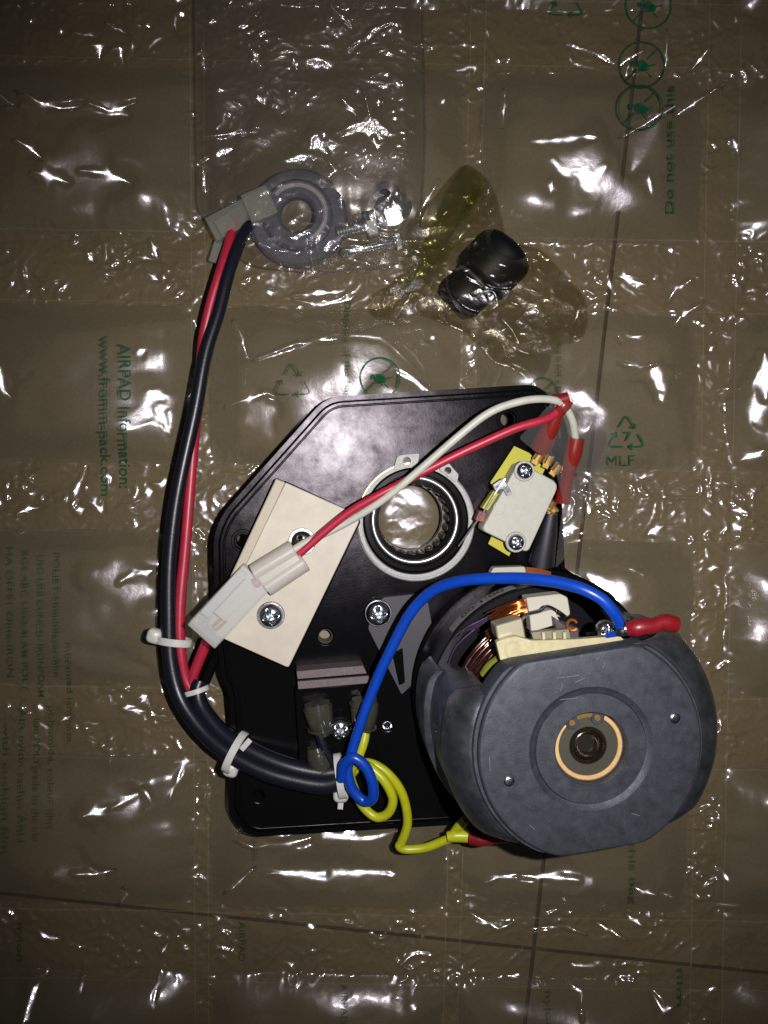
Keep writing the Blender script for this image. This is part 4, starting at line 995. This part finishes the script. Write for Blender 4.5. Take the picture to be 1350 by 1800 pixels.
m = MB(); m.tubering(pframe(902, 1142, 276), 9, 12, 0, 1.5, .5, 28); m.lathe(pframe(902, 1142, 276), [(9, 1), (.1, 1.6)], 24); m.build('moulded_boss', M['cream'], motor)
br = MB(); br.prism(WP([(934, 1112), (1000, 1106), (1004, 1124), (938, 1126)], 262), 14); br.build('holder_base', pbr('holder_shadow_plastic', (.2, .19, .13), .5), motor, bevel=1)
for x in (953, 972, 990):
    br = MB(); br.prism(WP([(x, 1112), (x + 5, 1111), (x + 6, 1126), (x + 1, 1127)], 270), 14); br.build('holder_tooth', M['cream'], motor, bevel=.7)
m = MB(); m.tube(spline([W(916, 1090, 255), W(926, 1080, 252), W(950, 1074, 246), W(962, 1066, 242), W(980, 1074, 238), W(994, 1084, 232)], 5), 2.6, 6); m.build('spring_strap', M['zinc'], motor, smooth=60)
br = MB(); br.prism(WP([(975, 1086), (990, 1096), (1018, 1104), (1018, 1124), (986, 1124), (978, 1112)], 250), 30); br.build('carbon_block', pbr('carbon', (.05, .04, .045), .5, bump=.4), motor, bevel=1.5)
m = MB(); cc = W(1005, 1098, 256); m.tube([cc + Vector((7 * math.cos(a), 7 * math.sin(a), a * 1.2)) for a in np.linspace(.4, 5.6, 16)], 2.2, 6); m.build('copper_pigtail', M['copper'], motor, smooth=60)
pan_screw(motor, 1062, 1106, 262, 17, 14, 12, name='side_screw')
br = MB(); br.prism(WP([(1030, 1112), (1094, 1104), (1096, 1122), (1032, 1126)], 258), 12); br.build('screw_pad', M['black'], motor, bevel=1)
m = MB(); m.tube(spline([W(852, 1186, 215), W(862, 1172, 222), W(878, 1160, 228)], 4), [8] * 9, 14); m.build('green_lead', pbr('olive_wire', (.16, .18, .02), .35), motor, smooth=60)
m = MB(); m.prism(WP([(850, 1188), (860, 1176), (866, 1182), (858, 1194)], 222), 6); m.build('lead_tip', M['zinc'], motor, bevel=1)
br = MB(); br.prism(WP(round_poly([(862, 1008), (868, 998), (922, 996), (926, 1010)], 2), 60), 20); br.build('coil_former', M['fibre'], motor, bevel=1)
cm = MB()
for i in range(7): cm.tube(spline([W(924, 998 + i * 1.6, 62), W(945, 1000 + i * 1.4, 60), W(968, 1006 + i, 56)], 4), 1.4, 5)
cm.build('outer_strands', M['copper'], motor, smooth=60)

# ---------------------------------------------------------------- blue and yellow leads
blue_pts = [W(1090, 1098, 290), W(1078, 1076, 300), W(1056, 1052, 300), W(1020, 1034, 290), W(960, 1020, 262), W(890, 1016, 226), W(820, 1020, 190), W(770, 1034, 160), W(732, 1064, 136), W(704, 1108, 120), W(678, 1160, 108), W(654, 1216, 96), W(634, 1272, 88), W(619, 1320, 82), W(611, 1352, 80), W(619, 1386, 78), W(640, 1408, 80), W(655, 1402, 92), W(654, 1372, 100), W(640, 1345, 102), W(620, 1332, 100), W(604, 1345, 90), W(600, 1370, 78)]
blue = strip('blue_wire', blue_pts, 8.3, 'blue', 'thick blue wire arching from the motor top to a loop beside the cable ties', 'wire', 18, 10)
child_tube('wire_sleeve', [W(1104, 1106, 298), W(1126, 1102, 306), W(1148, 1100, 306), W(1166, 1094, 304), W(1188, 1098, 300)], [10, 12.5, 11, 10.5, 10.5, 12, 11], 'redsleeve', blue, 20, 6, 'red insulating sleeve on the blue wire end')
m = MB(); m.tube(spline([W(1084, 1112, 290), W(1098, 1108, 294), W(1110, 1107, 298)], 3), [5, 7, 8, 8, 8, 7, 6], 12); m.build('crimp_barrel', M['zinc'], blue)
m = MB(); m.tubering(Frame(W(1100, 1105, 296), W(1126, 1102, 302) - W(1100, 1106, 296)), 5, 10, -3, 3, 1.5, 20); m.build('crimp_band', M['zinc'], blue)
m = MB(); m.tube([W(1066, 1117, 276), W(1084, 1114, 286)], 4, 10); m.build('blue_core', M['blue'], blue)
y1p = [W(642, 1288, 56), W(637, 1312, 60), W(632, 1336, 62), W(655, 1352, 70), W(678, 1376, 76), W(690, 1404, 74), W(684, 1428, 66), W(662, 1436, 58), W(640, 1420, 52), W(624, 1390, 50), W(616, 1362, 54), W(622, 1344, 60)]
strip('yellow_wire', y1p, 7.6, 'yellow', 'yellow wire curled in a tight loop under the blue wire loop', 'wire', 16, 10)
y2p = [W(618, 1360, 44), W(634, 1342, 50), W(660, 1345, 58), W(690, 1368, 62), W(710, 1404, 58), W(716, 1446, 48), W(707, 1478, 38), W(702, 1488, 36), W(716, 1493, 36), W(750, 1490, 40), W(786, 1476, 50), W(806, 1468, 60), W(832, 1468, 66)]
yw = strip('yellow_lead', y2p, 7.4, 'yellow', 'yellow wire running below the plate edge to the red terminal at the motor foot', 'wire', 16, 10)
child_tube('yellow_collar', [W(786, 1471, 66), W(806, 1469, 68), W(834, 1470, 70)], [8, 10, 10.5, 10.5], 'yellow', yw)
child_tube('yellow_bend', [W(796, 1468, 60), W(806, 1454, 70), W(820, 1440, 84)], [8, 8, 8], 'yellow', yw)
child_tube('wire_sleeve', [W(828, 1471, 84), W(850, 1474, 94), W(874, 1472, 104), W(904, 1470, 116)], [12, 12.5, 10, 9, 7], 'redsleeve', yw, label='red insulating sleeve on the yellow wire end')
child_tube('sleeve_flare', [W(820, 1452, 76), W(834, 1462, 78), W(850, 1468, 80)], [5, 8, 8], 'redsleeve', yw)

# ---------------------------------------------------------------- clear sheet over the terminals
def sheet_obj(name, poly, zfun, mat, parent, step=1.2, th=False):
    xs = [p[0] for p in poly]; ys = [p[1] for p in poly]
    gx = np.arange(min(xs), max(xs) + step, step); gy = np.arange(min(ys), max(ys) + step, step); A, B = np.meshgrid(gx, gy)
    keep = in_poly(A + step / 2, B + step / 2, poly); H_ = zfun(A, B)
    K = (CAM_H - H_) / CAM_H
    return grid_mesh(name, (A - 675) * K, (900 - B) * K, H_, keep, mat, parent)
cs = thing('clear_sheet', 'smoky clear plastic sheet lying loosely over the switch terminals', 'plastic sheet', F(980, 850, 100))
CS = round_poly([(912, 770), (1000, 674), (1084, 762), (1046, 860), (990, 985), (976, 1000), (984, 930), (990, 880), (972, 812), (936, 790)], 6, 3)
sheet_obj('sheet_film', CS, lambda A, B: 130 + 118 - .25 * (A - 930) * .5 - (B - 700) * .30 + 14 * np.sin((A - B) / 60.0) + 3 * noise(A / 40, B / 40, 51) - np.clip(A - 1010, 0, 99) * .35, M['sheet'], cs)

# ---------------------------------------------------------------- things in the clear bag
fzc = lambda x, y, d=6: film_z(F(x, y, 30).x, F(x, y, 30).y) + d
bag_in = 46.0
col = thing('grey_collar', 'round grey nylon collar with a centre hole inside the clear bag', 'collar', F(525, 388, 30))
cf = fframe(526, 388, 30)
m = MB(); m.tubering(cf, 42, 84, 0, 22, 5, 72); m.build('collar_flange', M['collar'], col)
m = MB(); m.tubering(cf, 29, 60, 20, 40, 5, 72, 0, 360); cb = m.build('collar_hub', M['collar'], col)
m = MB(); m.tubering(cf, 44, 52, 38, 46, 3, 60, -60, 140); m.build('raised_lip', pbr('pale_nylon', (.30, .28, .33), .45, var=.2), col)
m = MB(); m.tube([F(508, 412, 60), F(545, 408, 60)], 4, 8); m.build('split_pin', M['zinc'], col)
def hexpts(r, a0=0): return [(r * math.cos(math.radians(a0 + 60 * k)), r * math.sin(math.radians(a0 + 60 * k))) for k in range(6)]
def bolt(px, py, z, direc, L_, R, label, r):
    d = Vector(direc).normalized(); t = thing('hex_bolt', label, 'bolt', F(px, py, z), 'zinc fasteners in the clear bag'); fr = Frame(F(px, py, z), d, Vector((0, 0, 1)))
    m = MB(); m.loft([[fr(a, b, 0) for a, b in hexpts(R * .93)], [fr(a, b, 2) for a, b in hexpts(R)], [fr(a, b, R * .7) for a, b in hexpts(R)], [fr(a, b, R * .78) for a, b in hexpts(R * .9)]]); m.build('bolt_head', M['zincbag'], t, smooth=20)
    m = MB(); pf = [(r, R * .75)]
    for k in range(int(L_ / 5)): pf += [(r, R * .78 + k * 5 + 1), (r * .86, R * .78 + k * 5 + 3.4)]
    pf.append((.1, R * .78 + L_ + 2)); m.lathe(fr, pf, 24); m.build('threaded_shank', M['zincbag'], t)
    return t
hb = thing('hex_bolt', 'large zinc hex bolt standing head up in the clear bag, right of the collar', 'bolt', F(684, 366, 30), 'zinc fasteners in the clear bag')
hf = Frame(F(687, 366, 34), Vector((-.25, .35, .9)), Vector((1, .3, 0)))
m = MB(); m.tubering(hf.up(-4), 10, 37, 0, 4, 1.2, 48); m.build('washer', M['zincbag'], hb)
m = MB(); m.loft([[hf(a, b, 0) for a, b in hexpts(26)], [hf(a, b, 18) for a, b in hexpts(26)], [hf(a, b, 21) for a, b in hexpts(22)]]); m.build('bolt_head', M['zincbag'], hb, smooth=20)
m = MB(); m.tube([F(676, 352, 30), F(682, 330, 26)], 22, 20); m.build('spring_washer', M['darksteel'], hb)
bolt(662, 392, 44, (-1, -.25, 0), 56, 24, 'zinc bolt lying on its side, head against the upright hex bolt', 13)
bolt(706, 424, 40, (-1, -.2, 0), 96, 14, 'long thin zinc bolt lying below the other two bolts', 8.5)

bag = thing('clear_bag', 'crumpled clear plastic bag holding the collar and bolts above the black plate', 'plastic bag', F(545, 240, 20))
BG = round_poly([(340, -60), (346, 370), (374, 402), (430, 468), (560, 482), (690, 470), (738, 440), (748, 250), (742, -60)], [0, 20, 20, 40, 40, 40, 30, 20, 0], 6)
xs = np.arange(320, 780, 2.2); ys = np.arange(-60, 500, 2.2); A, B = np.meshgrid(xs, ys)
Xa, Ya = (A - 675) * .96, (900 - B) * .96
def samp(Xq, Yq):
    i = np.clip((Xq - gx_[0]) / STEP, 0, len(gx_) - 2).astype(int); j = np.clip((Yq - gy_[0]) / STEP, 0, len(gy_) - 2).astype(int); return Zf[j, i]
def blob(cx, cy, r, h): return h * sstep(r * 1.5, r * .85, np.hypot(A - cx, B - cy))
def bag_height(A, B, poly, base, humps, amp, s):
    de = seg_dist(A, B, poly + [poly[0]]); f = sstep(0, 40, de)
    hgt = base + 0 * A
    for cx, cy, r, h in humps: hgt = np.maximum(hgt, base + h * sstep(r * 1.5, r * .85, np.hypot(A - cx, B - cy)))
    pm = .25 + .75 * sstep(-.1, .4, noise(A / 85, B / 70, s + 7))
    cr = pm * (ridged(A / 60, B / 46, s) ** 2) * 5 + ridged(A / 30 + 9, B / 26, s + 1) ** 2 * 1.9 + ridged(A / 14, B / 13, s + 2) ** 2 * .45 * sstep(-.2, .4, noise(A / 60, B / 60, s + 3)) + noise(A / 110, B / 90, s + 4) * 14
    return hgt * (.55 + .45 * f) + cr * amp * (.35 + .65 * f)
Hb = bag_height(A, B, BG, 56, [(526, 388, 92, 30), (685, 366, 44, 28), (650, 410, 60, 18)], .75, 60)
def facetA(Z, strokes):
    # the photo grid here runs in picture coordinates (y down): build the floor-coordinate view it needs
    Zr = Z[::-1].copy(); Xr = (A[::-1] - 675) * .97; Yr = (900 - B[::-1]) * .97
    for p, w2 in strokes: facet(Zr, Xr, Yr, p, w2)
    return Zr[::-1]
for st_, w_, k_ in (([(560, 235), (580, 290)], 34, .75), ([(640, 225), (684, 238)], 22, .7), ([(548, 108), (580, 118)], 22, .8), ([(440, 250), (500, 232)], 30, .5), ([(400, 290), (380, 250)], 20, .5)):
    Hb_ = Hb[::-1].copy(); facet(Hb_, (A[::-1] - 675) * .97, (900 - B[::-1]) * .97, st_, w_, k_); Hb = Hb_[::-1]
Hb = facetA(Hb, [([(568, 108), (576, 120)], 8), ([(545, 108), (566, 112)], 12), ([(600, 172), (632, 210)], 6), ([(540, 290), (550, 245), (575, 270)], 9), ([(575, 280), (590, 300), (570, 320)], 6), ([(505, 285), (545, 275)], 14), ([(640, 160), (670, 290), (668, 320)], 4), ([(600, 240), (650, 215), (680, 230)], 12), ([(440, 85), (460, 118)], 7), ([(360, 240), (400, 236), (455, 232)], 5), ([(356, 290), (362, 340)], 6), ([(380, 270), (410, 262)], 7), ([(610, 95), (660, 50), (690, 38)], 4.5), ([(580, 10), (612, 40), (620, 55)], 4.5), ([(365, 40), (384, 36)], 6), ([(352, 80), (358, 110), (362, 132)], 5), ([(420, 48), (440, 44)], 6), ([(515, 100), (522, 125)], 5), ([(670, 90), (690, 100)], 8), ([(600, 325), (600, 370)], 4), ([(635, 300), (645, 270)], 5), ([(548, 412), (546, 455), (556, 476)], 3.5), ([(480, 440), (520, 446), (540, 438)], 4), ([(505, 415), (516, 420), (546, 408)], 4.5), ([(596, 440), (640, 436), (690, 426)], 5), ([(690, 350), (700, 380)], 7), ([(400, 356), (424, 354)], 4), ([(610, 450), (660, 470)], 4), ([(620, 395), (640, 400)], 6), ([(452, 165), (466, 185)], 6), ([(655, 240), (668, 270)], 6), ([(655, 60), (640, 75)], 5)])
rs = random.Random(9); gl = []
for _ in range(130):
    x, y = rs.choice([(rs.gauss(585, 40), rs.gauss(270, 35)), (rs.uniform(350, 740), rs.uniform(0, 130)), (rs.gauss(680, 30), rs.gauss(280, 40)), (rs.gauss(700, 30), rs.gauss(150, 60)), (rs.uniform(350, 740), rs.uniform(0, 470))])
    if not (352 < x < 738 and 2 < y < 462): continue
    a_ = rs.uniform(0, 6.28); l = rs.expovariate(1 / 6.0) + 1; gl.append(([(x, y), (x + l * math.cos(a_), y + l * math.sin(a_))], rs.uniform(2.6, 4.4)))
gl = [g for g in gl if math.hypot(g[0][0][0] - 675, g[0][0][1] - 385) > 50]
Hb = facetA(Hb, gl)
K = (CAM_H - Hb) / CAM_H
grid_mesh('bag_film', (A - 675) * K, (900 - B) * K, Hb, in_poly(A, B, BG), M['bag'], bag)
# welded rim of the bag
m = MB(); bp = []
for (x, y) in BG:
    i = int(np.clip((x - xs[0]) / 2.2, 0, len(xs) - 1)); j = int(np.clip((y - ys[0]) / 2.2, 0, len(ys) - 1)); bp.append(F(x, y, Hb[j, i]))
m.tube(bp, 1.1, 6, False); m.build('welded_rim', pbr('clear_weld', (.05, .045, .035), .25, alpha=.28), bag, smooth=80)

# ---------------------------------------------------------------- yellowish bag with the rubber bush
rb = thing('rubber_bush', 'black ribbed rubber bush wrapped inside the yellowish bag', 'rubber bush', F(845, 495, 20))
p0, p1 = F(890, 444, 66), F(798, 536, 60); ax = (p1 - p0).normalized(); L_ = (p1 - p0).length
fr = Frame(p0, ax)
m = MB(); m.lathe(fr, [(.1, -20), (18, -19), (34, -15), (46, -8), (50, 0), (51, 6), (51, L_ * .48), (47, L_ * .53), (40, L_ * .56), (38, L_ * .60), (40, L_ * .64), (40, L_ * .90), (36, L_ * .97), (26, L_), (24, L_ * .8), (.1, L_ * .8)], 56); m.build('bush_body', M['rubber'], rb, smooth=40)
m = MB(); m.tubering(Frame(p0 + ax * (L_ * .59), ax), 30, 41, -3, 3, 1.5, 48); m.build('bush_groove_ring', pbr('worn_rubber_edge', (.05, .055, .05), .4), rb)
m = MB(); m.tubering(Frame(p0 + ax * (L_ * .97), ax), 20, 33, -4, 6, 2, 48); m.build('bush_lip', M['rubber'], rb)
yb = thing('yellow_bag', 'yellowed translucent plastic bag folded around the black rubber bush', 'plastic bag', F(850, 480, 20))
YB = round_poly([(818, 284), (852, 306), (872, 340), (890, 415), (906, 425), (955, 440), (990, 480), (1028, 518), (1036, 560), (1024, 598), (975, 610), (965, 650), (940, 682), (905, 648), (868, 640), (846, 610), (815, 582), (790, 572), (752, 556), (722, 548), (690, 574), (648, 552), (646, 522), (700, 490), (712, 430), (716, 390), (760, 350), (790, 312)], 14, 4)
xs = np.arange(630, 1060, 1.6); ys = np.arange(270, 700, 1.6); A, B = np.meshgrid(xs, ys)
Hy = bag_height(A, B, YB, 48, [(885, 450, 66, 78), (846, 492, 64, 76), (808, 530, 60, 66)], .42, 80)
Hy = facetA(Hy, [([(770, 320), (760, 340), (738, 372), (742, 388)], 3.5), ([(855, 345), (862, 325)], 4), ([(768, 372), (752, 392)], 4), ([(756, 512), (788, 570)], 3), ([(778, 534), (806, 546)], 4.5), ([(880, 558), (900, 580), (912, 602)], 5), ([(694, 562), (730, 508)], 4), ([(664, 552), (690, 522)], 4), ([(895, 530), (915, 538)], 6), ([(818, 484), (848, 505)], 4), ([(835, 560), (850, 578)], 4), ([(780, 378), (785, 372)], 5), ([(1010, 565), (1020, 540)], 5), ([(728, 440), (738, 444)], 6), ([(880, 465), (888, 468)], 4), ([(862, 526), (866, 522)], 5), ([(860, 380), (866, 360)], 4), ([(900, 640), (925, 650)], 5), ([(905, 500), (960, 520)], 5)])
rs = random.Random(19); gl = []
for _ in range(40):
    x, y = rs.choice([(rs.gauss(700, 30), rs.gauss(535, 20)), (rs.uniform(720, 1020), rs.uniform(300, 640)), (rs.gauss(1000, 20), rs.gauss(480, 20))])
    if not (650 < x < 1030 and 300 < y < 640): continue
    a_ = rs.uniform(0, 6.28); l = rs.expovariate(1 / 5.0) + 1; gl.append(([(x, y), (x + l * math.cos(a_), y + l * math.sin(a_))], rs.uniform(2.6, 3.8)))
Hy = facetA(Hy, gl)
K = (CAM_H - Hy) / CAM_H
grid_mesh('bag_film', (A - 675) * K, (900 - B) * K, Hy, in_poly(A, B, YB), M['yellowbag'], yb)
# the lower layer and the folded-over strip
Hl = 40 + noise(A / 60, B / 50, 90) * 4 + ridged(A / 50, B / 40, 91) * 1.5
K = (CAM_H - Hl) / CAM_H
grid_mesh('under_layer', (A - 675) * K, (900 - B) * K, Hl, in_poly(A, B, YB), M['yellowbag'], yb)
for po_, hz in (([(820, 288), (850, 308), (848, 340), (790, 425), (742, 505), (716, 522), (708, 500), (752, 420), (790, 330)], 74), ([(838, 330), (852, 330), (800, 430), (760, 500), (738, 505), (790, 420)], 82)):
    Hs = hz + noise(A / 60, B / 60, 95) * 5 + ridged((A + B) / 60, (A - B) / 160, 96) * 2; K = (CAM_H - Hs) / CAM_H
    grid_mesh('folded_strip', (A - 675) * K, (900 - B) * K, Hs, in_poly(A, B, round_poly(po_, 8, 3)), M['yellowstrip'], yb)

# tidy: drop the helper property
for o in bpy.data.objects:
    if '_o' in o: del o['_o']
